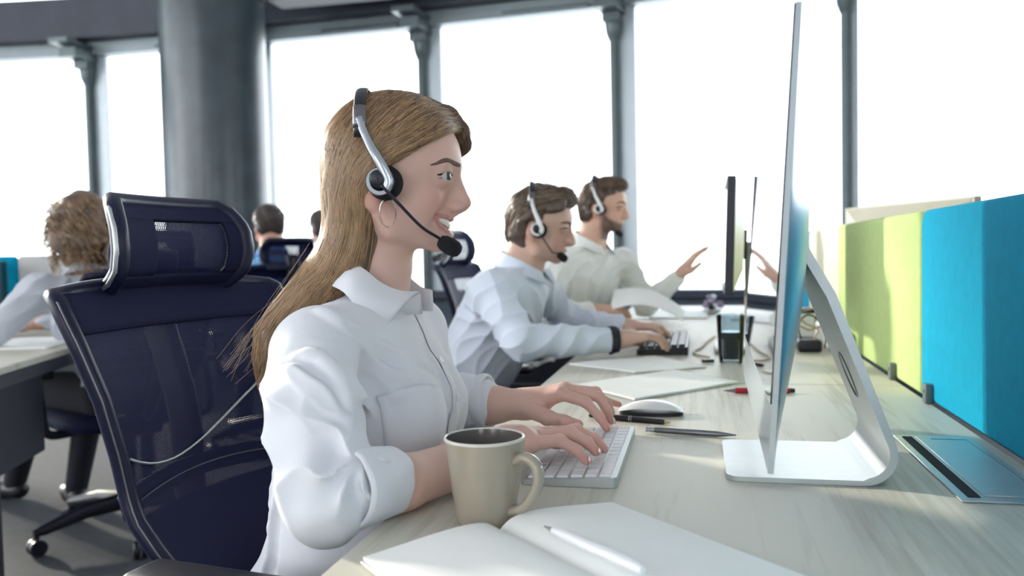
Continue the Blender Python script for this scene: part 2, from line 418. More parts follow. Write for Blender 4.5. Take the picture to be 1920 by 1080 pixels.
# ------------------------------------------------------------------ silver all-in-one computer, seen from its edge
def imac(loc, tilt, yawr, label):
    t = thing('desktop_computer', label, 'computer', loc)
    W_, H_ = 0.65, 0.441
    rot = Matrix.Rotation(yawr, 3, 'Z') @ Matrix.Rotation(tilt, 3, 'Y')
    base = Vector((0.062, 0.825, 0.806))
    def P(u, v, h): return base + rot @ Vector((h, u * W_, v * H_))       # h to the back (+x)
    nu, nv = 36, 28
    def bulge(u, v):
        a = max(0, 1 - abs(2 * u - 1) ** 2.0); b = max(0, 1 - abs(2 * v - 1) ** 2.2)
        return 0.0055 + 0.043 * (a * b) ** 0.75
    V = []; F_ = []
    us = [0.5 - 0.5 * math.cos(math.pi * i / nu) for i in range(nu + 1)]; vs = [0.5 - 0.5 * math.cos(math.pi * j / nv) for j in range(nv + 1)]
    def idx(i, j): return j * (nu + 1) + i
    for v in vs:
        for u in us: V.append(P(u, v, bulge(u, v)))
    n0 = len(V)
    for v in vs:
        for u in us: V.append(P(u, v, 0.0))
    for j in range(nv):
        for i in range(nu):
            F_.append((idx(i, j), idx(i + 1, j), idx(i + 1, j + 1), idx(i, j + 1))); F_.append((n0 + idx(i, j), n0 + idx(i, j + 1), n0 + idx(i + 1, j + 1), n0 + idx(i + 1, j)))
    for i in range(nu):
        F_.append((idx(i, 0), n0 + idx(i, 0), n0 + idx(i + 1, 0), idx(i + 1, 0))); F_.append((idx(i, nv), idx(i + 1, nv), n0 + idx(i + 1, nv), n0 + idx(i, nv)))
    for j in range(nv):
        F_.append((idx(0, j), idx(0, j + 1), n0 + idx(0, j + 1), n0 + idx(0, j))); F_.append((idx(nu, j), n0 + idx(nu, j), n0 + idx(nu, j + 1), idx(nu, j + 1)))
    MB().add(V, F_).build('casing', M['alu'], t, ang=35)
    g = MB(); z0 = 0.066 / H_
    g.prism([(0.0015, z0), (0.9985, z0), (0.9985, 0.998), (0.0015, 0.998)], 0.0016, lambda a, b, h: P(a, b, -h)); g.build('screen', M['screen'], t, smooth=False)
    return t, P
im, IP = imac((0.10, 1.14, 0.7405), R(3.7), R(-1.0), 'large silver all-in-one computer seen edge-on beside the cyan partition')
# stand: rounded foot plate, curved corner, leaning arm
pro = [(0.030, 0.7405), (0.185, 0.7405)]
cx_, cz_, rr = 0.186, 0.7775, 0.037
for k in range(1, 11): a = R(-90 + k * 11); pro.append((cx_ + rr * math.cos(a), cz_ + rr * math.sin(a)))
ex, ez = pro[-1]; pro += [(0.156, 0.965), (0.1245, 1.022)]
inner = []
for i in range(len(pro)):
    p0 = Vector(pro[max(i - 1, 0)]); p1 = Vector(pro[min(i + 1, len(pro) - 1)]); tt = (p1 - p0).normalized(); nn = Vector((-tt.y, tt.x))
    th = 0.006 if i < 2 else (0.011 if i > len(pro) - 3 else 0.009)
    inner.append((pro[i][0] + nn.x * th, pro[i][1] + nn.y * th))
V = []; F_ = []
ny = 8
for i in range(len(pro)):
    s = 1.0
    inset = 0.018 if i == 0 else 0
    for side in (pro[i], inner[i]):
        for y in (1.036, 1.241):
            V.append((side[0], y, side[1]))
for i in range(len(pro) - 1):
    a, b = i * 4, (i + 1) * 4
    F_ += [(a, a + 1, b + 1, b), (a + 2, b + 2, b + 3, a + 3), (a, b, b + 2, a + 2), (a + 1, a + 3, b + 3, b + 1)]
F_ += [(0, 2, 3, 1), (len(V) - 4, len(V) - 3, len(V) - 1, len(V) - 2)]
bm = bmesh.new(); bv = [bm.verts.new(v) for v in V]
for f in F_: bm.faces.new([bv[i] for i in f])
bmesh.ops.recalc_face_normals(bm, faces=bm.faces)
ce = [e for e in bm.edges if all(v.co.x < 0.034 for v in e.verts) and abs(e.verts[0].co.z - e.verts[1].co.z) > 0.003]
bmesh.ops.bevel(bm, geom=ce, offset=0.018, segments=6, profile=0.5, affect='EDGES')
me = bpy.data.meshes.new('stand'); bm.to_mesh(me); bm.free()
stand = link('stand', me, M['alu_mat'], im, True, 30)
d_ = Vector((pro[-2][0] - ex, 0, pro[-2][1] - ez)).normalized(); nrm_ = Vector((-d_.z, 0, d_.x))
hc = Vector((ex, 1.1385, ez)) + d_ * 0.075
ring = [hc + nrm_ * 0.0095 + d_ * 0.030 * math.cos(a) + Vector((0, 0.022 * math.sin(a), 0)) for a in [2 * math.pi * k / 28 for k in range(28)]]
MB().tube(ring, 0.0018, 8, closed=True).build('cable_hole', M['post'], stand)

# ------------------------------------------------------------------ white keyboard
def keyboard(loc, depth, length, rows, cols, body_m, key_m, label, hfront, hback, keyh):
    """x towards the screen, y along the rows"""
    t = thing('keyboard', label, 'keyboard', loc)
    x0, y0, z0 = loc
    sl = (hback - hfront) / depth
    bm = bmesh.new()
    pts = [(0, 0, 0), (depth, 0, 0), (depth, length, 0), (0, length, 0), (0, 0, hfront), (depth, 0, hback), (depth, length, hback), (0, length, hfront)]
    bv = [bm.verts.new((x0 + p[0], y0 + p[1], z0 + p[2])) for p in pts]
    for f in ((3, 2, 1, 0), (4, 5, 6, 7), (0, 1, 5, 4), (1, 2, 6, 5), (2, 3, 7, 6), (3, 0, 4, 7)): bm.faces.new([bv[i] for i in f])
    bmesh.ops.bevel(bm, geom=[e for e in bm.edges if abs(e.verts[0].co.z - e.verts[1].co.z) > 0.002 and (e.verts[0].co - e.verts[1].co).xy.length < 1e-5], offset=0.006, segments=4, profile=0.5, affect='EDGES')
    me = bpy.data.meshes.new('base'); bm.to_mesh(me); bm.free()
    link('base', me, body_m, t, True, 30)
    mg = 0.0055; px_ = (depth - 2 * mg) / rows; py_ = (length - 2 * mg) / cols
    cache = {}
    for r in range(rows):
        if r == 0: widths = [1, 1, 1, 1.25, 5, 1.25, 1, 1, 1, cols - 13.5] if cols > 13.9 else [1] * cols
        elif r == rows - 1: widths = [1] * cols
        else:
            off = [0, 2.0, 1.6, 1.3, 1.0][min(r, 4)]
            k = int(cols - off - 1); widths = [off] + [1] * k + [cols - off - k]
        y = mg
        for w in widths:
            if w < 0.3: continue
            kw = w * py_ - 0.0032; kd = px_ - 0.0032
            key = (round(kw, 4), round(kd, 4))
            if key not in cache:
                b = bmesh.new(); bmesh.ops.create_cube(b, size=1.0)
                for v in b.verts:
                    s = 0.88 if v.co.z > 0 else 1.0
                    v.co = Vector((v.co.x * (kd - (0.0014 if v.co.z > 0 else 0)), v.co.y * (kw - (0.0014 if v.co.z > 0 else 0)), v.co.z * keyh))
                mm = bpy.data.meshes.new('key'); b.to_mesh(mm); b.free(); mm.materials.append(key_m); cache[key] = mm
            o = bpy.data.objects.new('key', cache[key]); COL.objects.link(o); o.parent = t
            cx = mg + (r + 0.5) * px_
            o.location = (cx, y + w * py_ / 2, hfront + sl * cx + keyh / 2 - 0.0002); o.rotation_euler = (0, -math.atan(sl), 0)
            y += w * py_
    return t
keyboard((-0.212, 0.985, 0.7405), 0.115, 0.300, 6, 14, M['alu_mat'], M['keycap'], 'slim silver keyboard with white keys under the woman\'s hands', 0.0065, 0.0125, 0.0026)
keyboard((-0.165, 2.27, 0.7405), 0.135, 0.43, 6, 18, M['black'], M['black'], 'black keyboard under the typing man\'s hands', 0.014, 0.022, 0.008)

# ------------------------------------------------------------------ mouse
t = thing('computer_mouse', 'white rounded computer mouse lying behind the black pen', 'mouse', (-0.082, 1.452, 0.7405))
def mouse_pt(u, v):
    x = (u - 0.5) * 2; y = (v - 0.5) * 2
    return x, y
V = []; F_ = []; nu, nv = 24, 16
mb = MB()
def mtop(u, v):
    a = -math.pi / 2 + math.pi * u; yy = (2 * v - 1)
    x = 0.056 * math.sin(a); wd = 0.029 * max(math.cos(a), 0.0) ** 0.35
    z = 0.004 + 0.0175 * (1 - abs(math.sin(a)) ** 2.2) * (1 - 0.55 * abs(yy) ** 2.5)
    return (-0.082 + x, 1.452 + wd * yy, 0.7425 + z)
mb.grid(mtop, 28, 14); mb.build('shell', M['whiteplastic'], t, ang=80)
out = [(0.054 * math.sin(a), 0.0275 * (abs(math.cos(a)) ** 0.5) * (1 if math.cos(a) > 0 else -1)) for a in [2 * math.pi * k / 40 for k in range(40)]]
MB().prism(out, 0.0058, lambda a, b, h: (-0.082 + a, 1.452 + b, 0.7408 + h)).build('base', M['black'], t, ang=30)

# ------------------------------------------------------------------ pens
def pen(a, b, label, segs, name='pen', cat='pen'):
    a = Vector(a); b = Vector(b); d = (b - a)
    t = thing(name, label, cat, a)
    for (nm, m, prof) in segs:
        MB().tube([a + d * s for s, r in prof], [r for s, r in prof], 14).build(nm, m, t, ang=60)
    return t
pen((-0.182, 1.402, 0.7455), (-0.046, 1.362, 0.7440), 'black ballpoint pen with brass tip lying beside the mouse', [
    ('barrel', M['black'], [(0, .003), (.02, .0042), (.3, .0047), (.6, .0047), (.9, .0040), (.93, .0032)]),
    ('ring', M['silver'], [(.50, .0050), (.515, .0050)]), ('ring', M['silver'], [(.53, .0050), (.54, .0050)]),
    ('tip', M['gold'], [(.93, .0031), (.97, .0018), (1, .0006)])])
pen((-0.082, 1.299, 0.7455), (0.052, 1.277, 0.7445), 'grey pencil-like pen with silver end in the middle of the desk', [
    ('barrel', M['gunmetal'], [(.10, .0042), (.12, .0045), (.6, .0047), (.80, .0044)]),
    ('tip', M['gunmetal'], [(.80, .0042), (.92, .0024), (1, .0008)]),
    ('clicker', M['silver'], [(0, .003), (.01, .0040), (.04, .0034), (.06, .0040), (.10, .0038)])])
pen((0.044, 1.672, 0.7460), (0.178, 1.690, 0.7450), 'red pencil with dark point poking out behind the silver computer', [
    ('barrel', M['red'], [(.17, .0055), (.3, .0055), (.93, .0050)]), ('tip', M['gunmetal'], [(0, .0006), (.08, .0022), (.17, .0045)]), ('end_cap', M['black'], [(.93, .0048), (1, .0040)])])

# ------------------------------------------------------------------ mug
mc = Vector((-0.219, 0.840, 0.7405))
t = thing('mug', 'taupe ceramic mug standing between the woman\'s forearm and the notebook', 'mug', mc)
prof = [(0, .0), (.027, .0), (.0295, .0015), (.0310, .006), (.0355, .04), (.0395, .07), (.0418, .0875), (.0422, .0895)]
MB().lathe(prof + [(.0419, .0903)], mc, 56).build('cup_wall', M['mug'], t, ang=70)
MB().lathe([(.0422, .0885), (.0424, .0898), (.0416, .0912), (.0402, .0912), (.0394, .0900), (.0405, .0885)], mc, 56).build('rim', M['mug_rim'], t, ang=70)
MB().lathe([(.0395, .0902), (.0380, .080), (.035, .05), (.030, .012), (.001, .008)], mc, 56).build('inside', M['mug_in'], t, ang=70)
hd = Vector((0.93, -0.36, 0)).normalized()
hp = bez([(.036, .069), (.050, .0745), (.063, .068), (.0655, .052), (.057, .034), (.045, .022), (.031, .0165)], 6)
MB().tube([mc + hd * p[0] + Vector((0, 0, p[1])) for p in hp], 0.0052, 14, flat=1.35, up=None).build('handle', M['mug'], t, ang=80)

# ------------------------------------------------------------------ open notebook
A = Vector((-0.198, 0.807, 0.741)); s_ = Vector((0.70, -0.714, 0)); w_ = Vector((0.714, 0.70, 0))
nb = thing('notebook', 'open notebook with blank white pages in front of the mug', 'notebook', A)
LEN = 0.272
def pageh(t):                                   # height over the desk against distance from the spine (m)
    return 0.004 + 0.0165 * (1 - math.exp(-t / 0.010)) * math.exp(-((max(t - 0.03, 0)) / 0.11) ** 2)
for sgn in (1, -1):
    def fn(u, v, sgn=sgn):
        t_ = 0.0005 + 0.143 * u ** 1.6
        return A + s_ * (LEN * v + 0.004 * math.sin(u * 3)) + w_ * (sgn * t_) + Vector((0, 0, pageh(t_) - 0.003))
    g = MB(); nu = 40; nvv = 10
    top = [fn(i / nu, j / nvv) for j in range(nvv + 1) for i in range(nu + 1)]
    bot = [Vector((p.x, p.y, 0.7445)) for p in top]
    n1 = nu + 1; nn = len(top); F_ = []
    for j in range(nvv):
        for i in range(nu): a = j * n1 + i; F_ += [(a, a + 1, a + n1 + 1, a + n1), (nn + a, nn + a + n1, nn + a + n1 + 1, nn + a + 1)]
    for i in range(nu): F_ += [(i, nn + i, nn + i + 1, i + 1), (nvv * n1 + i, nvv * n1 + i + 1, nn + nvv * n1 + i + 1, nn + nvv * n1 + i)]
    for j in range(nvv): F_ += [(j * n1, (j + 1) * n1, nn + (j + 1) * n1, nn + j * n1), (j * n1 + nu, nn + j * n1 + nu, nn + (j + 1) * n1 + nu, (j + 1) * n1 + nu)]
    g.add(top + bot, F_); g.build('page_block', M['page'], nb, ang=35)
    c_ = A + s_ * (LEN / 2) + w_ * (sgn * 0.073); rot = Matrix((w_, s_, Vector((0, 0, 1)))).transposed()
    MB().box((c_.x, c_.y, 0.7423), (0.146, LEN + 0.004, 0.0032), rot, 0.001, 1).build('cover', M['cover'], nb)
pa = A + s_ * 0.068 + w_ * 0.010 + Vector((0, 0, 0.0235)); pb = A + s_ * 0.205 + w_ * 0.012 + Vector((0, 0, 0.024))
pen(pa, pb, 'white plastic pen lying in the fold of the open notebook', [('barrel', M['whiteplastic'], [(.10, .0030), (.2, .0042), (.6, .0048), (.97, .0046), (1, .0030)]), ('tip', M['silver'], [(0, .0008), (.10, .0028)])])

# ------------------------------------------------------------------ papers
def sheets(corners, label, th=0.004, lift=0.0, name='paper_sheets', m=None, z=0.741):
    g = MB(); n = 10
    c = [Vector((p[0], p[1], 0)) for p in corners]
    def fn(u, v):
        p = c[0] * (1 - u) * (1 - v) + c[1] * u * (1 - v) + c[2] * u * v + c[3] * (1 - u) * v
        return Vector((p.x, p.y, z + th + lift * (u ** 3 + 0.7 * v ** 3) + 0.0006 * math.sin(9 * u + 5 * v)))
    top = [fn(i / n, j / n) for j in range(n + 1) for i in range(n + 1)]
    bot = [Vector((p.x, p.y, p.z - th)) for p in top]; nn = len(top); n1 = n + 1; F_ = []
    for j in range(n):
        for i in range(n): a = j * n1 + i; F_ += [(a, a + 1, a + n1 + 1, a + n1), (nn + a, nn + a + n1, nn + a + n1 + 1, nn + a + 1)]
    for i in range(n): F_ += [(i, nn + i, nn + i + 1, i + 1), (n * n1 + i, n * n1 + i + 1, nn + n * n1 + i + 1, nn + n * n1 + i)]
    for j in range(n): F_ += [(j * n1, (j + 1) * n1, nn + (j + 1) * n1, nn + j * n1), (j * n1 + n, nn + j * n1 + n, nn + (j + 1) * n1 + n, (j + 1) * n1 + n)]
    o = g.add(top + bot, F_).build(name, m or M['paper'], None, ang=30)
    return tag(o, label, 'paper')
sheets([(-0.119, 1.574), (0.077, 1.800), (-0.060, 1.965), (-0.252, 1.735)], 'near stack of white paper sheets behind the mouse', 0.004)
sheets([(-0.145, 1.930), (0.016, 2.035), (-0.115, 2.235), (-0.318, 2.070)], 'white paper sheets in front of the black keyboard', 0.003)
sheets([(-0.20, 3.47), (0.03, 3.46), (0.04, 3.85), (-0.19, 3.88)], 'white paper sheets on the far desk beyond the held page', 0.006)
sheets([(0.12, 3.40), (0.33, 3.20), (0.38, 3.60), (0.16, 3.75)], 'white paper sheets beside the far cyan partition', 0.006)

# ------------------------------------------------------------------ tumbler of dark drink
tc_ = Vector((0.075, 2.115, 0.7405))
t = thing('drinking_glass', 'glass tumbler of dark drink beside the edge of the second monitor', 'glass', tc_)
MB().lathe([(.024, 0), (.027, .002), (.029, .02), (.034, .118), (.0345, .120), (.0330, .120), (.0325, .118), (.0275, .012), (.001, .010)], tc_, 36).build('glass_wall', M['tumbler'], t)
MB().lathe([(.001, .0105), (.0270, .0125), (.0308, .078), (.001, .0785)], tc_, 36).build('drink', M['cola'], t)

# ------------------------------------------------------------------ second monitor, edge-on, with stand
def monitor(base, w, h, z0, ang, tilt, label, back_m, edge_m, bulge=0.028, pole_m=None, foot=True, name='monitor'):
    """screen faces local -x"""
    t = thing(name, label, 'monitor', base)
    rot = Matrix.Rotation(ang, 3, 'Z') @ Matrix.Rotation(tilt, 3, 'Y'); b = Vector(base)
    def P(x, y, z): return b + Vector((0, 0, z0 + h / 2)) + rot @ Vector((x, y, z))
    fr = MB()
    for (yy, zz, sy, sz) in ((-w / 2 + .006, 0, .012, h), (w / 2 - .006, 0, .012, h), (0, h / 2 - .006, w - .024, .012), (0, -h / 2 + .010, w - .024, .020)):
        fr.box(P(0, yy, zz), (0.022, sy, sz), rot, 0.002, 1)
    fr.build('bezel', edge_m, t, ang=30)
    MB().box(P(-0.004, 0, 0.004), (0.008, w - .022, h - .030), rot).build('screen', M['screen'], t, smooth=False)
    bk = MB(); W2, H2 = w / 2 - .004, h / 2 - .004
    V = [P(.010, -W2, -H2), P(.010, W2, -H2), P(.010, W2, H2), P(.010, -W2, H2), P(.010 + bulge, -W2 * .55, -H2 * .6), P(.010 + bulge, W2 * .55, -H2 * .6), P(.010 + bulge, W2 * .55, H2 * .6), P(.010 + bulge, -W2 * .55, H2 * .6)]
    bk.add(V, [(4, 5, 6, 7), (0, 1, 5, 4), (1, 2, 6, 5), (2, 3, 7, 6), (3, 0, 4, 7), (3, 2, 1, 0)]).build('rear_cover', back_m, t, smooth=False)
    r0 = Matrix.Rotation(ang, 3, 'Z')
    MB().box(b + r0 @ Vector((.055, 0, (z0 + h * .45) / 2 + .005)), (.022, .07, z0 + h * .45 - .01), r0, .004).build('pole', pole_m or M['beige_case'], t)
    MB().box(P(.030, 0, -.02), (.04, .08, .08), rot, .004).build('hinge', M['black'], t)
    MB().box(b + r0 @ Vector((.045, 0, .006)), (.17, .20, .012), r0, .005).build('foot', pole_m or M['beige_case'], t)
    return t
monitor((0.080, 2.395, 0.7405), 0.49, 0.295, 0.165, R(-0.6), R(2.0), 'thin black monitor seen edge-on behind the glass tumbler', M['alu_mat'], M['black'])
monitor((0.60, 2.69, 0.7405), 0.58, 0.33, 0.075, R(204), R(0), 'beige monitor seen from behind over the lime partition', M['beige_case'], M['beige_case'], 0.035)

# ------------------------------------------------------------------ cable port in the desk
t = thing('cable_port', 'flush aluminium cable port with black slot in the desk', 'cable port', (0.325, 1.15, 0.7405))
MB().box((0.326, 1.150, 0.7417), (0.102, 0.332, 0.0025), None, 0.001, 1).build('frame', M['alu_mat'], t)
MB().box((0.2915, 1.150, 0.7432), (0.013, 0.306, 0.0012)).build('slot', M['foam'], t, smooth=False)
MB().box((0.3375, 1.152, 0.7437), (0.070, 0.300, 0.0016), None, 0.0006, 1).build('lid', M['alu_mat'], t)
MB().box((0.365, 1.152, 0.7447), (0.0012, 0.26, 0.0006)).box((0.342, 1.285, 0.7447), (0.046, 0.0012, 0.0006)).build('lid_seam', M['gunmetal'], t, smooth=False)

# ------------------------------------------------------------------ small things by the partition
t = thing('power_adapter', 'black power adapter with looped cables beside the computer stand', 'adapter', (0.29, 2.40, 0.7405))
MB().box((0.288, 2.40, 0.757), (0.062, 0.11, 0.032), None, 0.008, 3).build('case', M['black'], t)
MB().tube(bez([(.27, 2.40, .772), (.265, 2.41, .81), (.29, 2.42, .835), (.325, 2.42, .815), (.335, 2.41, .77), (.33, 2.40, .745)], 8), .0025, 8).build('cable', M['black'], t)
MB().tube(bez([(.26, 2.45, .765), (.27, 2.46, .80), (.30, 2.46, .79), (.335, 2.45, .80), (.345, 2.44, .76)], 8), .0025, 8).build('cable', M['tan'], t)
MB().tube(bez([(.30, 2.37, .773), (.31, 2.37, .80), (.28, 2.38, .815), (.262, 2.39, .84), (.30, 2.41, .852)], 8), .0025, 8).build('cable', M['tan'], t)
bx = thing('storage_box', 'small black-topped white box behind the looped cables', 'box', (0.30, 2.62, 0.7405))
MB().box((0.29, 2.62, 0.785), (0.075, 0.10, 0.088), None, 0.004).build('body', M['whiteplastic'], bx)
MB().box((0.29, 2.62, 0.834), (0.080, 0.105, 0.012), None, 0.003).build('lid', M['black'], bx)
wbx = MB().box((0.366, 2.52, 0.767), (0.040, 0.36, 0.052), None, 0.004).build('cable_tray', M['whiteplastic'])
tag(wbx, 'pale grey cable tray along the foot of the lime partition', 'cable tray')
cb = MB().tube(bez([(.025, 2.20, .744), (-.005, 2.25, .744), (-.015, 2.33, .744), (.005, 2.42, .744), (.02, 2.56, .7445), (.05, 2.75, .744)], 8), .0028, 8).build('charging_cable', M['tan'])
tag(cb, 'thin tan cable curling on the desk beside the tumbler', 'cable')
us = MB().box((0.020, 2.12, 0.7455), (0.030, 0.012, 0.008), rotz(.3), .002).build('memory_stick', M['black'])
tag(us, 'tiny black memory stick left of the tumbler', 'memory stick')
# lilac flower in a low white dish on the far desk
t = thing('flower', 'crumpled lilac blossom in a white dish on the far desk', 'flower', (0.055, 3.78, 0.7405))
MB().lathe([(.02, 0), (.03, .003), (.045, .016), (.047, .018), (.043, .017), (.028, .006), (.001, .004)], (0.055, 3.78, 0.7405), 28).build('dish', M['whiteplastic'], t)
for k in range(9):
    a = k * 2.4; rr = .012 + .014 * (k % 3)
    MB().ellip((0.055 + rr * math.cos(a), 3.78 + rr * math.sin(a), 0.773 + .013 * ((k * 5) % 4)), (.017, .012, .010), 10, 6, Matrix.Rotation(a, 3, 'Z') @ Matrix.Rotation(.6, 3, 'X')).build('petal', M['purple'] if k % 3 else M['whiteplastic'], t)
MB().ellip((0.055, 3.78, 0.766), (.016, .016, .016), 10, 6).build('centre', M['black'], t)

# ------------------------------------------------------------------ office chair (faces +x, origin on the floor)
def make_chair(label, group):
    t = thing('office_chair', label, 'chair', (0, 0, 0), group)
    zz = [0.52, 0.56, 0.61, 0.66, 0.69, 0.75, 0.83, 0.91, 0.96, 0.985]
    xx = [-0.150, -0.175, -0.210, -0.244, -0.256, -0.266, -0.282, -0.308, -0.332, -0.350]
    ww = [0.150, 0.170, 0.188, 0.197, 0.196, 0.202, 0.215, 0.232, 0.238, 0.232]
    def prof(v):
        z = zz[0] + (zz[-1] - zz[0]) * v
        return z, float(np.interp(z, zz, xx)), float(np.interp(z, zz, ww))
    def surf(u, v, off=0.0):
        z, x, w = prof(v); y = (2 * u - 1) * w
        sag = 0.012 * math.sin(math.pi * u) * math.sin(math.pi * v)
        topdip = -0.012 * (abs(2 * u - 1) ** 3) if v > 0.98 else 0
        return Vector((x + 0.55 * y * y - sag + off, y, z + topdip))
    nv, nu = 30, 20
    MB().grid(lambda u, v: surf(u, v), nu, nv, uvs=lambda u, v: ((2 * u - 1) * 0.24, v * 0.47)).build('back_mesh', M['weave'], t, ang=180)
    loop = [surf(0, v / 24) for v in range(25)] + [surf(u / 16, 1) for u in range(1, 16)] + [surf(1, 1 - v / 24) for v in range(25)] + [surf(1 - u / 16, 0) for u in range(1, 16)]
    MB().tube(loop, 0.0125, 12, closed=True).build('back_frame', M['navy'], t, ang=180)
    edge = [surf(0, v / 24) + Vector((0.010, -0.0085, 0)) for v in range(1, 25)]
    MB().tube(edge, 0.0015, 8).build('edge_trim', M['gunmetal'], t, ang=180)
    # wide band under the top edge and the lumbar bar
    MB().grid(lambda u, v: surf(u, 0.86 + 0.14 * v, 0.004), nu, 6).build('top_band', M['cushion'], t, ang=180, solid=0.006)
    MB().grid(lambda u, v: surf(u, 0.30 + 0.07 * v + 0.03 * math.sin(math.pi * u), -0.014), nu, 4).build('lumbar_bar', M['navy'], t, ang=180, solid=0.012)
    arc = [surf(u / 20, float(np.polyval(np.polyfit([0, .1, .25, .4, .6, .8, 1], [.50, .455, .425, .435, .505, .60, .71], 3), u / 20)), 0.004) for u in range(1, 20)]
    MB().tube(arc, 0.0020, 8).build('glint_and_seam', M['alu_mat'], t, ang=180)  # bright line added in place of the highlight on the rear frame edge
    lo = [surf(u / 20, 0.345 + 0.03 * math.sin(math.pi * u / 20), 0.006) for u in range(1, 20)]
    MB().tube(lo, 0.0008, 8).build('glint_and_seam', M['gunmetal'], t, ang=180)
    MB().grid(lambda u, v: surf(u, 0.02 + 0.27 * v, -0.010), nu, 8).build('lower_panel', M['cushion'], t, ang=180, solid=0.008)
    # rear spine
    MB().tube(bez([(-.10, 0, .44), (-.22, 0, .50), (-.30, 0, .62), (-.315, 0, .78), (-.375, 0, .96), (-.40, 0, 1.02)], 6), [0.030] * 31, 12, flat=0.6).build('spine', M['black'], t)
    # headrest: curved dished pad of mesh in a tube frame
    hz = [0.970, 0.985, 1.005, 1.035, 1.070, 1.098, 1.112]; hx = [-0.372, -0.338, -0.318, -0.311, -0.315, -0.330, -0.346]; hw = [0.118, 0.130, 0.137, 0.140, 0.138, 0.128, 0.112]
    def hs(u, v, off=0.0):
        z = hz[0] + (hz[-1] - hz[0]) * v; x = float(np.interp(z, hz, hx)); w = float(np.interp(z, hz, hw)); y = (2 * u - 1) * w
        return Vector((x + 1.1 * y * y + off, y, z))
    MB().grid(lambda u, v: hs(u, v), 20, 14, uvs=lambda u, v: ((2 * u - 1) * 0.14, v * 0.16)).build('headrest_mesh', M['weave'], t, ang=180)
    hl = [hs(0, v / 12) for v in range(13)] + [hs(u / 12, 1) for u in range(1, 12)] + [hs(1, 1 - v / 12) for v in range(13)] + [hs(1 - u / 12, 0) for u in range(1, 12)]
    MB().tube(hl, 0.0135, 12, closed=True).build('headrest_frame', M['navy'], t, ang=180)
    MB().tube([hs(0, v / 16) + Vector((.004, -.0115, 0)) for v in range(0, 17)], 0.0042, 8).build('headrest_trim', M['alu_mat'], t, ang=180)
    for (u0, u1, v0, v1) in ((0, 1, 0, .20), (0, 1, .80, 1), (0, .30, .18, .82), (.86, 1, .18, .82)):
        MB().grid(lambda u, v: hs(u0 + (u1 - u0) * u, v0 + (v1 - v0) * v, 0.004), 16, 8).build('headrest_pad', M['cushion'], t, ang=180, solid=0.007)
    MB().box((-0.362, 0, .99), (.03, .07, .10), Matrix.Rotation(.2, 3, 'Y'), .01, 3).build('headrest_bracket', M['black'], t)
    # seat
    def seat(u, v):
        a = 2 * math.pi * u; c, s = math.cos(a), math.sin(a)
        return Vector((0.0, 0, 0))
    st = MB(); ring = []
    prf = [(0.0, .415), (.80, .415), (.96, .425), (1.0, .448), (.97, .470), (.85, .482), (.5, .484), (0.02, .482)]
    V = []; F_ = []; n = 40
    for (k, z) in prf:
        for i in range(n):
            a = 2 * math.pi * i / n; c, s = math.cos(a), math.sin(a)
            sx = (abs(c) ** 0.45) * (1 if c >= 0 else -1) * 0.245 * k; sy = (abs(s) ** 0.45) * (1 if s >= 0 else -1) * 0.25 * k
            V.append((0.06 + sx, sy, z - (0.012 if sx > .2 else 0)))
    for j in range(len(prf) - 1):
        for i in range(n): F_.append((j * n + i, j * n + (i + 1) % n, (j + 1) * n + (i + 1) % n, (j + 1) * n + i))
    st.add(V, F_).build('seat', M['cushion'], t, ang=60)
    for s in (-1, 1):
        MB().tube(bez([(-.05, s * .20, .42), (-.06, s * .29, .43), (-.05, s * .305, .52), (-.02, s * .305, .62)], 6), .016, 10).build('arm_post', M['black'], t)
        MB().box((0.01, s * .305, .636), (.24, .07, .028), None, .012, 3).build('armrest', M['black'], t)
    MB().tube([(0, 0, .41), (0, 0, .28), (0, 0, .279), (0, 0, .10)], [.03, .03, .022, .022], 14).build('gas_lift', M['black'], t)
    MB().box((0, 0, .40), (.22, .18, .04), None, .008).build('mechanism', M['black'], t)
    for k in range(5):
        a = 2 * math.pi * k / 5 + 0.35; d = Vector((math.cos(a), math.sin(a), 0))
        MB().tube([d * .02 + Vector((0, 0, .125)), d * .16 + Vector((0, 0, .118)), d * .30 + Vector((0, 0, .085)), d * .335 + Vector((0, 0, .080))], [.034, .028, .020, .012], 10, flat=.8).build('base_arm', M['black'], t)
        cst = MB().tube([d * .325 + Vector((0, 0, .085)), d * .325 + Vector((0, 0, .055))], .010, 8).build('caster', M['black'], t)
        ax = Vector((-d.y, d.x, 0)); rt = Matrix((d, Vector((0, 0, 1)), ax)).transposed()
        for s in (-1, 1):
            MB().lathe([(.012, -.010), (.026, -.010), (.030, -.006), (.030, .006), (.026, .010), (.012, .010)], d * .325 + Vector((0, 0, .030)) + ax * s * .014, 18, rt, True).build('wheel', M['black'], cst)
    return t
chair = make_chair('large dark navy mesh office chair with headrest behind the woman', 'navy mesh office chairs')
chair.location = (-0.517, 1.175, 0); chair.rotation_euler = (0, 0, R(-9))
def chair_copy(loc, rz, label):
    c = copy_tree(chair); c.location = loc; c.rotation_euler = (0, 0, R(rz)); c['label'] = label; return c
chair_copy((-2.10, 2.75, 0), 148, 'navy office chair under the curly haired person at left')
chair_copy((-0.70, 2.42, 0), -6, 'navy office chair under the man typing on the black keyboard')
chair_copy((-0.67, 3.36, 0), -4, 'navy office chair under the man raising his hand')
chair_copy((-2.30, 4.20, 0), 140, 'navy office chair under the person in the blue shirt')

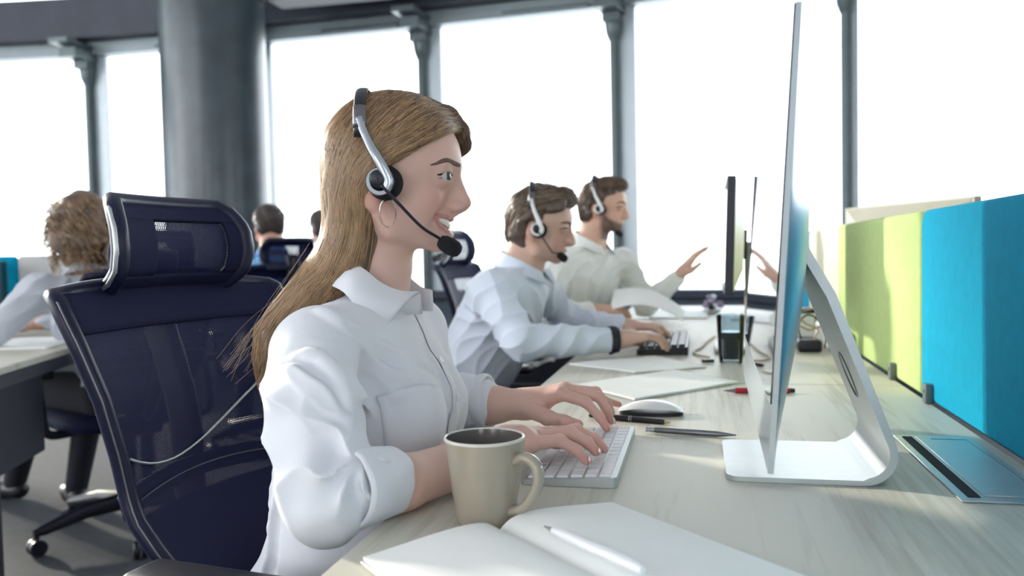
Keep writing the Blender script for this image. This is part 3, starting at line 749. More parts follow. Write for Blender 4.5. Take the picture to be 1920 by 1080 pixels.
# ------------------------------------------------------------------ table at left
t = thing('meeting_table', 'pale table with dark edge at the left under the curly haired person\'s arm', 'table', (-2.6, 2.7, 0))
e0, e1 = Vector((-1.80, 1.81, 0)), Vector((-2.46, 3.46, 0)); ed = (e1 - e0).normalized(); en = Vector((-ed.y, ed.x, 0))
rot = Matrix((en, ed, Vector((0, 0, 1)))).transposed(); ctr = (e0 + e1) / 2 + en * .40
MB().box(ctr + Vector((0, 0, .7305)), (.80, (e1 - e0).length, .02), rot, .002, 1).build('worktop', M['wood'], t, ang=30)
MB().box(ctr + Vector((0, 0, .700)), (.795, (e1 - e0).length - .01, .04), rot, .002, 1).build('apron', M['dark_metal'], t, ang=30)
for sx in (-1, 1):
    for sy in (-1, 1):
        MB().box(ctr + en * sx * .36 + ed * sy * .80 + Vector((0, 0, .34)), (.05, .05, .68), rot, .004).build('leg', M['dark_metal'], t)
MB().box(ctr - en * .35 - ed * .62 + Vector((0, 0, .555)), (.02, .46, .25), rot, .002, 1).build('modesty_panel', M['dark_metal'], t)  # added panel, stands in for the dark beneath the near table end
def tpos(a, b): return ctr + en * a + ed * b
def slab(a, b, sa, sb, z0, z1, m, name, label, cat, bev=.02):
    c = tpos(a, b); o = MB().box((c.x, c.y, (z0 + z1) / 2), (sa, sb, z1 - z0), rot, bev, 4).build(name, m, None, ang=40); return tag(o, label, cat)
slab(.290, .835, .245, .036, .742, 1.055, M['blue'], 'felt_partition', 'cyan felt partition at the far left edge behind the arm', 'partition', .014)
slab(.020, .835, .285, .036, .742, 1.055, M['pale'], 'felt_partition', 'pale grey felt partition beside the curly hair', 'partition', .014)
p = tpos(.21, .56)
monitor((p.x, p.y, .7405), .48, .24, .05, math.atan2(en.y, en.x), R(0), 'dark monitor cut by the left edge of the picture', M['black'], M['black'])
q0, q1, q2, q3 = tpos(-.34, -.30), tpos(-.36, .10), tpos(-.10, .12), tpos(-.08, -.28)
sheets([q0[:2], q1[:2], q2[:2], q3[:2]], 'white paper sheets on the left table under the arm', .006)

# ------------------------------------------------------------------ implicit modelling: smooth unions on a grid, then surface nets
class Field:
    def __init__(s, lo, hi, h):
        h3 = h if hasattr(h, '__len__') else (h, h, h)
        s.ax = [np.arange(lo[i], hi[i] + h3[i], h3[i], dtype=np.float32) for i in range(3)]
        s.h = np.array(h3, np.float32); s.lo = np.array([a[0] for a in s.ax], np.float32)
        s.f = np.full([len(a) for a in s.ax], 0.5, np.float32)
    def sl(s, lo, hi):
        out = []
        for i in range(3):
            a = int(np.clip(math.floor((lo[i] - s.lo[i]) / s.h[i]), 0, len(s.ax[i]) - 1)); b = int(np.clip(math.ceil((hi[i] - s.lo[i]) / s.h[i]) + 1, a + 1, len(s.ax[i])))
            out.append(slice(a, b))
        return tuple(out)
    def g(s, q): return s.ax[0][q[0]][:, None, None], s.ax[1][q[1]][None, :, None], s.ax[2][q[2]][None, None, :]
    def mix(s, q, d, k, op):
        f = s.f[q]
        if op == 'add':
            if k > 0: h = np.maximum(k - np.abs(f - d), 0) / k; s.f[q] = np.minimum(f, d) - h * h * k * 0.25
            else: s.f[q] = np.minimum(f, d)
        else:
            d = -d
            if k > 0: h = np.maximum(k - np.abs(f - d), 0) / k; s.f[q] = np.maximum(f, d) + h * h * k * 0.25
            else: s.f[q] = np.maximum(f, d)
    def cone(s, a, b, ra, rb, k=0.01, op='add'):
        a = np.array(a, np.float32); b = np.array(b, np.float32); m = max(ra, rb) + k + 4 * float(s.h.max())
        q = s.sl(np.minimum(a, b) - m, np.maximum(a, b) + m); X, Y, Z = s.g(q); ba = b - a; L2 = float(ba @ ba) + 1e-12
        t = np.clip(((X - a[0]) * ba[0] + (Y - a[1]) * ba[1] + (Z - a[2]) * ba[2]) / L2, 0, 1)
        d = np.sqrt((X - a[0] - t * ba[0]) ** 2 + (Y - a[1] - t * ba[1]) ** 2 + (Z - a[2] - t * ba[2]) ** 2) - (ra + (rb - ra) * t)
        s.mix(q, d, k, op)
    def chain(s, pts, rs, k=0.01, op='add'):
        for i in range(len(pts) - 1): s.cone(pts[i], pts[i + 1], rs[i], rs[i + 1], k, op)
    def ell(s, c, r, k=0.01, op='add', rot=None):
        c = np.array(c, np.float32); r = np.array(r, np.float32); m = float(r.max()) + k + 4 * float(s.h.max())
        q = s.sl(c - m, c + m); X, Y, Z = s.g(q); X = X - c[0]; Y = Y - c[1]; Z = Z - c[2]
        if rot is not None:
            A = np.array(rot, np.float32)            # columns = local axes
            X, Y, Z = X * A[0, 0] + Y * A[1, 0] + Z * A[2, 0], X * A[0, 1] + Y * A[1, 1] + Z * A[2, 1], X * A[0, 2] + Y * A[1, 2] + Z * A[2, 2]
        k0 = np.sqrt((X / r[0]) ** 2 + (Y / r[1]) ** 2 + (Z / r[2]) ** 2); k1 = np.sqrt((X / r[0] ** 2) ** 2 + (Y / r[1] ** 2) ** 2 + (Z / r[2] ** 2) ** 2) + 1e-9
        s.mix(q, k0 * (k0 - 1) / k1, k, op)
    def carve(s, fn, lo, hi, k=0.004):
        q = s.sl(lo, hi); s.mix(q, fn(*s.g(q)).astype(np.float32), k, 'sub')
    def disp(s, fn, lo, hi):
        q = s.sl(lo, hi); s.f[q] += fn(*s.g(q)).astype(np.float32)
    def sample(s, P):
        u = (np.asarray(P, np.float32) - s.lo) / s.h
        n = np.array(s.f.shape); u = np.clip(u, 0, n - 1.001); i = u.astype(int); t = u - i; o = 0
        for dx in (0, 1):
            for dy in (0, 1):
                for dz in (0, 1):
                    w = (t[:, 0] if dx else 1 - t[:, 0]) * (t[:, 1] if dy else 1 - t[:, 1]) * (t[:, 2] if dz else 1 - t[:, 2])
                    o = o + w * s.f[i[:, 0] + dx, i[:, 1] + dy, i[:, 2] + dz]
        return o
    def grad(s, P):
        e = float(s.h.max()); G = np.stack([s.sample(P + np.eye(3)[i] * e) - s.sample(P - np.eye(3)[i] * e) for i in range(3)], 1)
        return G / (np.linalg.norm(G, axis=1, keepdims=True) + 1e-9)
    def project(s, P, off=0.0, it=6):
        P = np.array(P, float)
        for _ in range(it):
            d = s.sample(P) - off; P = P - np.clip(d, -.03, .03)[:, None] * s.grad(P)
        return P
    def ridge(s, pts, r, k=0.012, op='add', sink=0.4, n=5):
        P = s.project(np.array(bez(pts, n)), 0.0); G = s.grad(P); m = len(P)
        rr = [r * (0.35 + 0.65 * math.sin(math.pi * (0.08 + 0.84 * i / (m - 1)))) for i in range(m)]
        sg = -1 if op == 'add' else 1
        P = P + sg * G * np.array(rr)[:, None] * sink
        s.chain(list(P), rr, k, op)
    def mesh(s):
        f = s.f; S_ = f < 0; n = f.shape
        cnt = np.zeros([a - 1 for a in n], np.uint8)
        for dx in (0, 1):
            for dy in (0, 1):
                for dz in (0, 1): cnt += S_[dx:n[0] - 1 + dx, dy:n[1] - 1 + dy, dz:n[2] - 1 + dz]
        act = (cnt > 0) & (cnt < 8); I = np.argwhere(act); idx = np.full(act.shape, -1, np.int32); idx[act] = np.arange(len(I))
        acc = np.zeros((len(I), 3), np.float32); num = np.zeros(len(I), np.float32)
        C = [(0, 0, 0), (1, 0, 0), (0, 1, 0), (1, 1, 0), (0, 0, 1), (1, 0, 1), (0, 1, 1), (1, 1, 1)]
        val = [f[I[:, 0] + c[0], I[:, 1] + c[1], I[:, 2] + c[2]] for c in C]
        for a in range(8):
            for b in range(a + 1, 8):
                if sum(abs(C[a][i] - C[b][i]) for i in range(3)) != 1: continue
                m = (val[a] < 0) != (val[b] < 0); t = val[a] / (val[a] - val[b] + 1e-12); t = np.clip(t, 0, 1)
                for i in range(3): acc[:, i] += np.where(m, C[a][i] + t * (C[b][i] - C[a][i]), 0)
                num += m
        V = s.lo + (I + acc / num[:, None]) * s.h
        Q = []
        for ax in range(3):
            sa = [slice(1, -1)] * 3; sa[ax] = slice(0, -1); sb = [slice(1, -1)] * 3; sb[ax] = slice(1, None)
            A = S_[tuple(sa)]; B = S_[tuple(sb)]
            E_ = np.argwhere(A != B); inside = A[tuple(E_.T)]; E_ = E_ + 1; E_[:, ax] -= 1
            o1, o2 = [(1, 2), (2, 0), (0, 1)][ax]
            def cell(d1, d2):
                e = E_.copy(); e[:, o1] += d1; e[:, o2] += d2; return idx[e[:, 0], e[:, 1], e[:, 2]]
            q = np.stack([cell(-1, -1), cell(0, -1), cell(0, 0), cell(-1, 0)], 1)
            q[~inside] = q[~inside][:, ::-1]; Q.append(q[(q >= 0).all(1)])
        return V, np.concatenate(Q)

def smooth_np(V, Q, it=2, lam=0.5):
    e = np.concatenate([Q[:, [0, 1]], Q[:, [1, 2]], Q[:, [2, 3]], Q[:, [3, 0]]]); e = np.concatenate([e, e[:, ::-1]])
    deg = np.bincount(e[:, 0], minlength=len(V)).astype(np.float32)[:, None]
    for k in range(it * 2):
        S_ = np.stack([np.bincount(e[:, 0], weights=V[e[:, 1], i], minlength=len(V)) for i in range(3)], 1) / np.maximum(deg, 1)
        V = V + (lam if k % 2 == 0 else -lam * 0.96) * (S_ - V)
    return V
def fmesh(name, F, material, parent=None, colfn=None, smooth_it=2):
    V, Q = F.mesh()
    if smooth_it: V = smooth_np(V.astype(np.float64), Q, smooth_it)
    me = bpy.data.meshes.new(name)
    me.vertices.add(len(V)); me.vertices.foreach_set('co', V.astype(np.float32).ravel())
    me.loops.add(len(Q) * 4); me.loops.foreach_set('vertex_index', Q.astype(np.int32).ravel())
    me.polygons.add(len(Q)); me.polygons.foreach_set('loop_start', np.arange(0, len(Q) * 4, 4, dtype=np.int32))
    me.polygons.foreach_set('use_smooth', np.ones(len(Q), bool))
    me.update(calc_edges=True); me.validate()
    if colfn is not None: set_col(me, colfn(V))
    return link(name, me, material, parent, False)
def set_col(me, c):
    a = me.attributes.new('Col', 'FLOAT_COLOR', 'POINT'); c = np.concatenate([c, np.ones((len(c), 1))], 1).astype(np.float32); a.data.foreach_set('color', c.ravel())
def noise3(P, seed=0, n=14, f0=20, f1=60):
    r = np.random.default_rng(seed); o = 0
    for _ in range(n):
        k = r.normal(size=3); k = k / np.linalg.norm(k) * r.uniform(f0, f1); o = o + np.sin(P[0] * k[0] + P[1] * k[1] + P[2] * k[2] + r.uniform(0, 6.28))
    return o / math.sqrt(n)
def strip(F, pts, widths, off, name, material, parent, n=6, th=0.0):
    """thin strip laid on an implicit surface along pts (world), widths in metres across 'up'"""
    P = np.array(bez(pts, n)); m = len(P); w = np.interp(np.linspace(0, 1, m), np.linspace(0, 1, len(widths)), widths)
    P = F.project(P, off)
    for _ in range(4): P[1:-1] = .5 * P[1:-1] + .25 * (P[:-2] + P[2:])
    T = np.gradient(P, axis=0); T /= np.linalg.norm(T, axis=1, keepdims=True) + 1e-9; G = F.grad(P); B = np.cross(T, G)
    rows = [F.project(P + B * (w * t)[:, None], off + o_) for t, o_ in ((-.5, -.0006), (-.2, .0004), (.2, .0004), (.5, -.0006))]
    V = np.concatenate(rows); fc = [(j * m + i, j * m + i + 1, (j + 1) * m + i + 1, (j + 1) * m + i) for j in range(3) for i in range(m - 1)]
    return MB().add(V, fc).build(name, material, parent, ang=180)

SK = mat('skin', (0.6, 0.36, 0.28), 0.46, attr='Col', sss=0.12, spec=0.4, bump=0.10, bscale=500)
HAIR = mat('hair', (0.3, 0.2, 0.1), 0.38, attr='Col', spec=0.6, vary=0.12, vscale=60)
SHIRT = mat('white_cotton', (0.77, 0.79, 0.85), 0.85, bump=0.25, bscale=60, vary=0.02, vscale=10, sheen=0.1)
SHIRTC = mat('cream_cotton', (0.80, 0.81, 0.78), 0.85, bump=0.25, bscale=60, vary=0.02, vscale=10, sheen=0.1)
SHIRTB = mat('pale_blue_cotton', (0.72, 0.78, 0.89), 0.85, bump=0.25, bscale=60, vary=0.03, vscale=10, sheen=0.1)
SHIRTS = mat('sky_blue_cotton', (0.22, 0.47, 0.80), 0.85, bump=0.25, bscale=60, vary=0.06, vscale=10)
SHIRTG = mat('pale_grey_cotton', (0.58, 0.61, 0.68), 0.85, bump=0.25, bscale=60, vary=0.05, vscale=10)
TROUS = mat('dark_trousers', (0.012, 0.012, 0.022), 0.9, bump=0.3, bscale=200, vary=0.1)
SHOE = mat('dark_shoe', (0.010, 0.010, 0.014), 0.4, vary=0.1)
EYEW = mat('eyeball', (0.80, 0.79, 0.78), 0.15, attr='Col')
TEETH = mat('teeth', (0.86, 0.84, 0.80), 0.25, vary=0.02)
LASH = mat('lash', (0.015, 0.010, 0.010), 0.7, vary=0.1)
BROW = mat('brow', (0.17, 0.105, 0.082), 0.8, vary=0.3, vscale=200)

class Frame:
    """head frame: x forward, y to the person's left, z up; origin midway between the ears"""
    def __init__(s, H, yaw, pitch=0.0, roll=0.0, scale=1.0):
        Rm = Matrix.Rotation(R(yaw), 3, 'Z') @ Matrix.Rotation(R(pitch), 3, 'Y') @ Matrix.Rotation(R(roll), 3, 'X')
        s.A = np.array(Rm); s.H = np.array(H, float); s.k = scale
    def __call__(s, *p):
        p = p[0] if len(p) == 1 else p
        return s.H + s.A @ (np.array(p, float) * s.k)
    def many(s, P): return s.H + (np.asarray(P, float) * s.k) @ s.A.T
    def inv(s, P): return ((np.asarray(P) - s.H) @ s.A) / s.k

def head_prims(F, fr, man=False, detail=True, smile=1.0):
    k = fr.k
    def E(c, r, kk=0.012, op='add', rz=0.0):
        rot = fr.A if not rz else fr.A @ np.array(Matrix.Rotation(rz, 3, 'Z'))
        F.ell(fr(c), np.array(r) * k, kk, op, rot)
    def Cn(a, b, ra, rb, kk=0.01, op='add'): F.cone(fr(a), fr(b), ra * k, rb * k, kk, op)
    E((.017, 0, .042), (.087, .070, .078), 0.01)
    E((.055, 0, .036), (.0515, .052, .052), 0.014)
    E((.042, 0, -.016), (.048, .051, .066), 0.014)
    jw = 1.12 if man else 1.0
    for s in (-1, 1):
        Cn((0, s * .054, -.030), (.016, s * .047 * jw, -.054), .017, .014, .022)
        Cn((.016, s * .047 * jw, -.054), (.070, s * .012 * jw, -.0725), .0140, .0125, .022)
        E((.042, s * .030, -.030), (.030, .022, .030), 0.014)
        if detail:
            E((.064, s * .0330, -.019), (.0175, .0150, .0150), 0.012)
            Cn((.098, s * .012, .0265), (.087, s * .042, .027), .0085, .0075, .012)
    E((.0765, 0, -.0720), (.0140, .0155, .0140), 0.012)
    E((.070, 0, -.051), (.0245, .024, .025), 0.012)
    Cn((.088, 0, .012), (.094, 0, -.024), .0095, .0125, .008)
    if not detail: Cn((.100, 0, .014), (.112, 0, -.020), .008, .011, .010); E((.106, 0, -.026), (.014, .016, .009), .008); E((.094, 0, -.048), (.007, .018, .006), .006); E((.088, 0, -.063), (.007, .016, .006), .006)
    # ears
    for s in (-1, 1): E((-.006, s * .071, -.004), (.016, .008, .030), 0.006)
    if not detail: return
    for s in (-1, 1):
        E((.1085, s * .031, .0105), (.0155, .0165, .0105), 0.012, 'sub')
        E((.0830, s * .0315, .0110), (.0148, .0150, .0145), 0.006)
        E((.0935, s * .0375, .0112), (.0095, .0145, .0054), 0.0010, 'sub', s * R(30))
    Cn((.0985, 0, .016), (.1105, 0, -.018), .0068, .0080, .010)
    E((.1115, 0, -.0235), (.0092, .0090, .0080), 0.006)
    for s in (-1, 1): E((.1005, s * .0120, -.0280), (.0100, .0068, .0074), 0.006)
    Cn((.109, 0, -.0300), (.0965, 0, -.0365), .0048, .0052, .006)
    for s in (-1, 1): E((.1030, s * .0068, -.0370), (.0042, .0026, .0030), 0.002, 'sub')
    # open smile, laid on the surface of the face
    fr.smile = smile
    def on(y, z, sink=0.0):
        x = np.linspace(.125, .03, 96); P = fr.many(np.stack([x, np.full(96, y), np.full(96, z)], 1)); v = F.sample(P); i = int(np.argmax(v < 0)); return (float(x[i]) - sink, y, z)
    UP = [(.0335, -.0405), (.0245, -.0415), (.0125, -.0425), (0, -.0445)]; LOW = [(.0332, -.0425), (.0245, -.0545), (.0130, -.0635), (0, -.0665)]; MID = [(.0305, -.0420), (.0220, -.0475), (.0110, -.0525), (0, -.0550)]
    fr.up = [on(*q, .0012) for q in UP]; fr.low = [on(*q, .0016) for q in LOW]; mid = [on(*q, -.001) for q in MID]; fr.mid = [on(*q, .006) for q in MID]
    for s in (-1, 1):
        fl = lambda P: [fr(p[0], s * p[1], p[2]) for p in P]
        F.chain(fl(mid), [.0022 * k, .0054 * k, .0078 * k, .0084 * k], .0015, 'sub')
        F.chain(fl([on(.0225, -.031, -.001), on(.0335, -.0385, -.001), on(.0385, -.050, -.001)]), [.0010, .0028, .0012], .006, 'sub')
    for s in (-1, 1):
        fl = lambda P: [fr(p[0], s * p[1], p[2]) for p in P]
        F.chain(fl(fr.up), [.0014 * k, .0022 * k, .0030 * k, .0034 * k], .002)
        F.chain(fl(fr.low), [.0014 * k, .0024 * k, .0036 * k, .0042 * k], .002)

def head_colour(fr, P, man=False, beard=0.0, base=(0.60, 0.37, 0.29), blush=True):
    L = fr.inv(P); x, y, z = L[:, 0], L[:, 1], L[:, 2]; ay = np.abs(y)
    c = np.tile(np.array(base), (len(P), 1))
    def blend(w, col): nonlocal c; c = c * (1 - w[:, None]) + np.array(col) * w[:, None]
    def blob(cx, cy, cz, r): return np.exp(-(((x - cx) ** 2 + (ay - cy) ** 2 + (z - cz) ** 2) / r ** 2))
    near = (np.abs(x) < .16) & (ay < .1) & (z > -.11) & (z < .14)
    if blush:
        blend(0.45 * blob(.075, .038, -.022, .020) * near, (0.66, 0.27, 0.23))
        blend(0.40 * blob(.112, 0, -.024, .012) * near, (0.62, 0.28, 0.23))
        blend(0.35 * blob(-.006, .074, -.01, .03) * near, (0.70, 0.22, 0.16))
    def seg(a, b):
        a = np.array(a); b = np.array(b); Q = np.stack([x, ay, z], 1); t = np.clip(((Q - a) @ (b - a)) / ((b - a) @ (b - a)), 0, 1); return np.linalg.norm(Q - a - t[:, None] * (b - a), axis=1)
    if hasattr(fr, 'up'):
        sg = [seg(fr.up[i], fr.up[i + 1]) for i in range(3)] + [seg(fr.low[i], fr.low[i + 1]) for i in range(3)]; dl = np.minimum.reduce(sg)
        blend(np.clip((.0050 - dl) / .0018, 0, 1) * (0.35 if man else 0.75), (0.52, 0.21, 0.20))
        ins = np.minimum.reduce([seg(fr.mid[i], fr.mid[i + 1]) for i in range(3)]); blend(np.clip((.0080 - ins) / .002, 0, 1) * (1 - np.clip((.0060 - dl) / .001, 0, 1)), (0.10, 0.02, 0.02))
    if beard:
        w = np.clip((x - .005) / .02, 0, 1) * np.clip((-.030 - z + .45 * np.clip(.05 - x, -1, .04)) / .012, 0, 1) * (z > -.115)
        blend(beard * w, (0.09, 0.050, 0.036))
    return c

def eyes_teeth(F, fr, parent, iris=(0.06, 0.07, 0.075), teeth=True, far=True):
    k = fr.k
    for s in ((-1, 1) if far else (-1,)):
        c = fr(.0830, s * .0315, .0110); g = (fr(1, -.42, .02) - fr(0, 0, 0)); g = g / np.linalg.norm(g)
        mb = MB().ellip(tuple(c), (.0134 * k,) * 3, 40, 40); me_o = mb.build('eye', EYEW, parent, ang=180)
        P = np.array(mb.v); d = (P - c) / np.linalg.norm(P - c, axis=1, keepdims=True); a = np.arccos(np.clip(d @ g, -1, 1))
        col = np.tile(np.array((0.60, 0.57, 0.56)), (len(P), 1)); col[a < .58] = np.array(iris) * .4; col[a < .53] = np.array(iris); col[a < .27] = 0.005
        set_col(me_o.data, col)
        up = [fr(.0785, s * .0450, .0125), fr(.0840, s * .0430, .0160), fr(.0930, s * .0340, .0176), fr(.0960, s * .0225, .0130)]
        strip(F, up, [.0020, .0040, .0040, .0016], .0009, 'upper_lashes', LASH, parent)
        lo = [fr(.0790, s * .0445, .0085), fr(.0860, s * .0410, .0056), fr(.0930, s * .0330, .0048)]
        strip(F, lo, [.0005, .0009, .0005], .0004, 'lower_lashes', BROW, parent)
        br = [fr(.0690, s * .0520, .0250), fr(.0830, s * .0440, .0282), fr(.0960, s * .0300, .0292), fr(.1030, s * .0170, .0282)]
        strip(F, br, [.0016, .0056, .0076, .0060], .0008, 'eyebrow', BROW, parent)
    if teeth:
        row = []; my = [m_[1] for m_ in fr.mid][::-1]; mx = [m_[0] for m_ in fr.mid][::-1]; zu = [q[2] for q in fr.up][::-1]; zl = [q[2] for q in fr.low][::-1]
        for i in range(33):
            yy = (i / 32 - .5) * 2 * .0285; xx = float(np.interp(abs(yy), my, mx)) + .0012; a_ = float(np.interp(abs(yy), my, zu)); b_ = float(np.interp(abs(yy), my, zl))
            z0 = a_; z1 = a_ + (b_ - a_) * .62 + (.0006 if i % 4 == 0 else 0)
            row.append((fr(xx, yy, z0), fr(xx + .0012, yy, (z0 + z1) / 2), fr(xx, yy, z1)))
        V = [p for q in row for p in q]; fc = []
        for i in range(32): a = i * 3; fc += [(a, a + 1, a + 4, a + 3), (a + 1, a + 2, a + 5, a + 4)]
        MB().add(V, fc).build('teeth', TEETH, parent, ang=180, solid=.003)

def headset(fr, label, det=True, hw=.083, top=.137, mic=(.093, -.050, -.082), silver=None):
    """worn call-centre headset, on the person's right ear"""
    t = thing('headset', label, 'headset', tuple(fr(.010, -hw, 0)))
    sv = silver or M['silver']; k = fr.k
    band = []
    for i in range(33):
        a = math.pi * i / 32; y = -(hw + .004) * math.cos(a); z = .058 + (top - .058) * math.sin(a) ** 0.8
        band.append(fr(-.021 + .006 * abs(math.cos(a)), y, z))
    fw = fr(1, 0, 0) - fr(0, 0, 0)
    MB().tube(band, [.0078 * k] * 33, 12, flat=.34, up=tuple(fw)).build('headband', M['black'], t, ang=180)
    for i0, i1, m, r in ((1, 5, M['gunmetal'], .0036),):
        MB().tube(band[i0:i1 + 1], .0086 * k, 12, flat=.40, up=tuple(fw)).build('band_slider', m, t, ang=180)
    for s in (-1, 1):
        y = s * (hw + .005)
        arm = [fr(p) for p in bez([(-.016, y * .98, .084), (-.011, y * 1.01, .068), (-.002, y * 1.05, .048), (.008, y * 1.09, .030), (.017, y * 1.10, .012), (.021, y * 1.10, .000), (.017, y * 1.10, -.010)], 5)]
        nrm = fr(0, s, 0) - fr(0, 0, 0)
        MB().tube(arm, list(np.interp(np.linspace(0, 1, len(arm)), [0, .3, .6, 1], [.0048 * k, .0052 * k, .0068 * k, .0062 * k])), 12, flat=.42, up=tuple(fw)).build('arm', sv, t, ang=180)
        ax = Matrix([list(r) for r in fr.A]) @ Matrix.Rotation(R(-90 * s), 3, 'X')
        MB().lathe([(.001, -.004), (.017 * k, -.006), (.0225 * k, 0), (.0225 * k, .008), (.018 * k, .0125), (.001, .0125)], tuple(fr(.015, s * (hw - .006), .000)), 30, ax).build('ear_cushion', M['foam'], t, ang=70)
        MB().lathe([(.0165 * k, 0), (.0185 * k, .004), (.0170 * k, .0085), (.0125 * k, .0085), (.0115 * k, .004)], tuple(fr(.010, s * (hw + .006), .001)), 30, ax).build('ear_cup', sv, t, ang=70)
        MB().lathe([(.0135 * k, 0), (.0125 * k, .008), (.007 * k, .0105), (.001, .0110)], tuple(fr(.008, s * (hw + .006), .004)), 24, ax).build('cup_disc', M['black'], t, ang=80)
    bp = bez([(.012, -hw - .016, -.004), (.030, -hw - .012, -.024), (.058, -hw + .012, -.056), (mic[0] - .012, mic[1] - .004, mic[2] + .010)], 6)
    MB().tube([fr(p) for p in bp], .0021 * k, 8).build('boom', M['black'], t, ang=180)
    d = np.array([.75, .25, -.45]); d /= np.linalg.norm(d)
    mb = np.array(mic)
    MB().tube([fr(mb + d * q) for q in (-.0165, -.0150, -.009, 0, .009, .0150, .0170)], [.004 * k, .0078 * k, .0106 * k, .0118 * k, .0112 * k, .0076 * k, .002], 16).build('microphone', M['foam'], t, ang=180)
    return t
def strands(name, fr, F, guides, n, material, parent, r=.0009, lo=0.0, hi=.003, dark=(.10, .055, .030), light=(.50, .32, .16), jit=.003, seed=3, npts=16, taper=True, sunlit_tips=None):
    g = np.random.default_rng(seed); G = [np.array(bez(q, 8)) for q in guides]
    def res(a, m):
        t = np.linspace(0, 1, len(a)); u = np.linspace(0, 1, m); return np.stack([np.interp(u, t, a[:, i]) for i in range(3)], 1)
    G = np.stack([res(a, npts) for a in G])
    V = []; fc = []; C = []; sides = 3
    ang = np.array([0, 2.094, 4.189])
    allP = []
    for i in range(n):
        u = g.uniform(0, len(G) - 1 - 1e-6); a = int(u); t = u - a; P = G[a] * (1 - t) + G[a + 1] * t
        off = np.cumsum(g.normal(0, jit * .45, (npts, 3)), 0) * .5 + g.normal(0, jit, 3); L0 = g.integers(max(int(npts * .75), 3), npts + 1)
        P = P + off; P = res(P[:L0], npts); allP.append(fr.many(P))
    A = np.array(allP); flat = A.reshape(-1, 3); prj = F.project(flat, 0.0, 4)
    offs = np.repeat(g.uniform(lo, hi, n), npts)[:, None]; prj = prj + F.grad(prj) * offs
    A = prj.reshape(n, npts, 3)
    T = np.gradient(A, axis=1); T /= np.linalg.norm(T, axis=2, keepdims=True) + 1e-9
    N0 = F.grad(prj).reshape(n, npts, 3); B = np.cross(T, N0); B /= np.linalg.norm(B, axis=2, keepdims=True) + 1e-9; N1 = np.cross(B, T)
    rr = r * g.uniform(.6, 1.6, n)[:, None, None] * (np.interp(np.linspace(0, 1, npts), [0, .1, .8, 1], [.5, 1, 1, .3])[None, :, None] if taper else 1)
    ring = np.stack([A + rr * (N1 * math.cos(x) * .6 + B * math.sin(x) * 1.4) for x in ang], 2)       # n,npts,3,3
    V = ring.reshape(-1, 3); base = np.arange(n)[:, None, None] * npts * 3 + np.arange(npts - 1)[None, :, None] * 3 + np.arange(3)[None, None, :]
    nxt = np.arange(n)[:, None, None] * npts * 3 + np.arange(npts - 1)[None, :, None] * 3 + ((np.arange(3) + 1) % 3)[None, None, :]
    Q = np.stack([base, nxt, nxt + 3, base + 3], -1).reshape(-1, 4)
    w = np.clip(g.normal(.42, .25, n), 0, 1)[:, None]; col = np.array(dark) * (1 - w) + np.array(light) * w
    tip = np.tile(np.repeat(np.linspace(-.12, .38, npts), 3), n)[:, None] * (0 if sunlit_tips is None else 1); col = np.repeat(col, npts * 3, 0); col = col * (1 - np.clip(tip, 0, 1)) * (1 + np.minimum(tip, 0)) + np.array(light) * np.clip(tip, 0, 1)  # strands lighten towards the tips: sunlit gold put into the colour
    me = bpy.data.meshes.new(name); me.from_pydata(V.tolist(), [], Q.tolist()); set_col(me, col)
    for p in me.polygons: p.use_smooth = True
    return link(name, me, material, parent, False)
def shoe(a, fwd, parent):
    a = np.array(a, float); d = np.array([fwd[0], fwd[1], 0.0]); d /= np.linalg.norm(d)
    F = Field(a + np.minimum(0, d * .22) - .1, a + np.maximum(0, d * .22) + [.1, .1, .12], .008)
    F.cone(a + [0, 0, .045] - d * .02, a + d * .08 + [0, 0, .04], .040, .038, .02); F.cone(a + d * .08 + [0, 0, .036], a + d * .17 + [0, 0, .030], .038, .030, .02)
    F.carve(lambda X, Y, Z: Z - .004 + 0 * X + 0 * Y, F.lo - 1, F.lo + 2, .004)
    return fmesh('shoe', F, SHOE, parent, None, 2)

# ------------------------------------------------------------------ the woman
WL = 'smiling woman in a white shirt with long light brown hair, typing at the silver keyboard'
wm = thing('person', WL, 'person', (-0.50, 1.08, 0))
fr = Frame((-0.434, 1.128, 1.116), 13, 0, 0, 1.03)
RS, LS = (-.452, .945, .905), (-.430, 1.230, .905)
RE, LE = (-.374, .795, .768), (-.438, 1.300, .775)
RW, LW = (-.245, 1.032, .776), (-.265, 1.285, .784)
B = Field((-.60, .74, .58), (-.06, 1.40, 1.27), .0019)
head_prims(B, fr)
B.chain([fr(-.016, 0, -.040), fr(-.012, 0, -.105), fr(-.020, 0, -.165), fr(-.035, 0, -.215)], [.049, .0465, .050, .062], .02)
B.ell((-.455, 1.09, .86), (.060, .10, .08), .03); B.ell((-.47, 1.09, .70), (.075, .11, .13), .03)
B.cone(RS, LS, .026, .026, .02)
B.chain([RS, (-.420, .868, .850), RE], [.024, .024, .026], .02); B.chain([LS, LE], [.024, .026], .02)
B.chain([RE, (-.322, .868, .7705), (-.282, .950, .7710), RW], [.026, .0295, .0270, .0215], .012)
B.chain([LE, (-.375, 1.292, .780), (-.32, 1.288, .781), LW], [.030, .0320, .0285, .0220], .012)
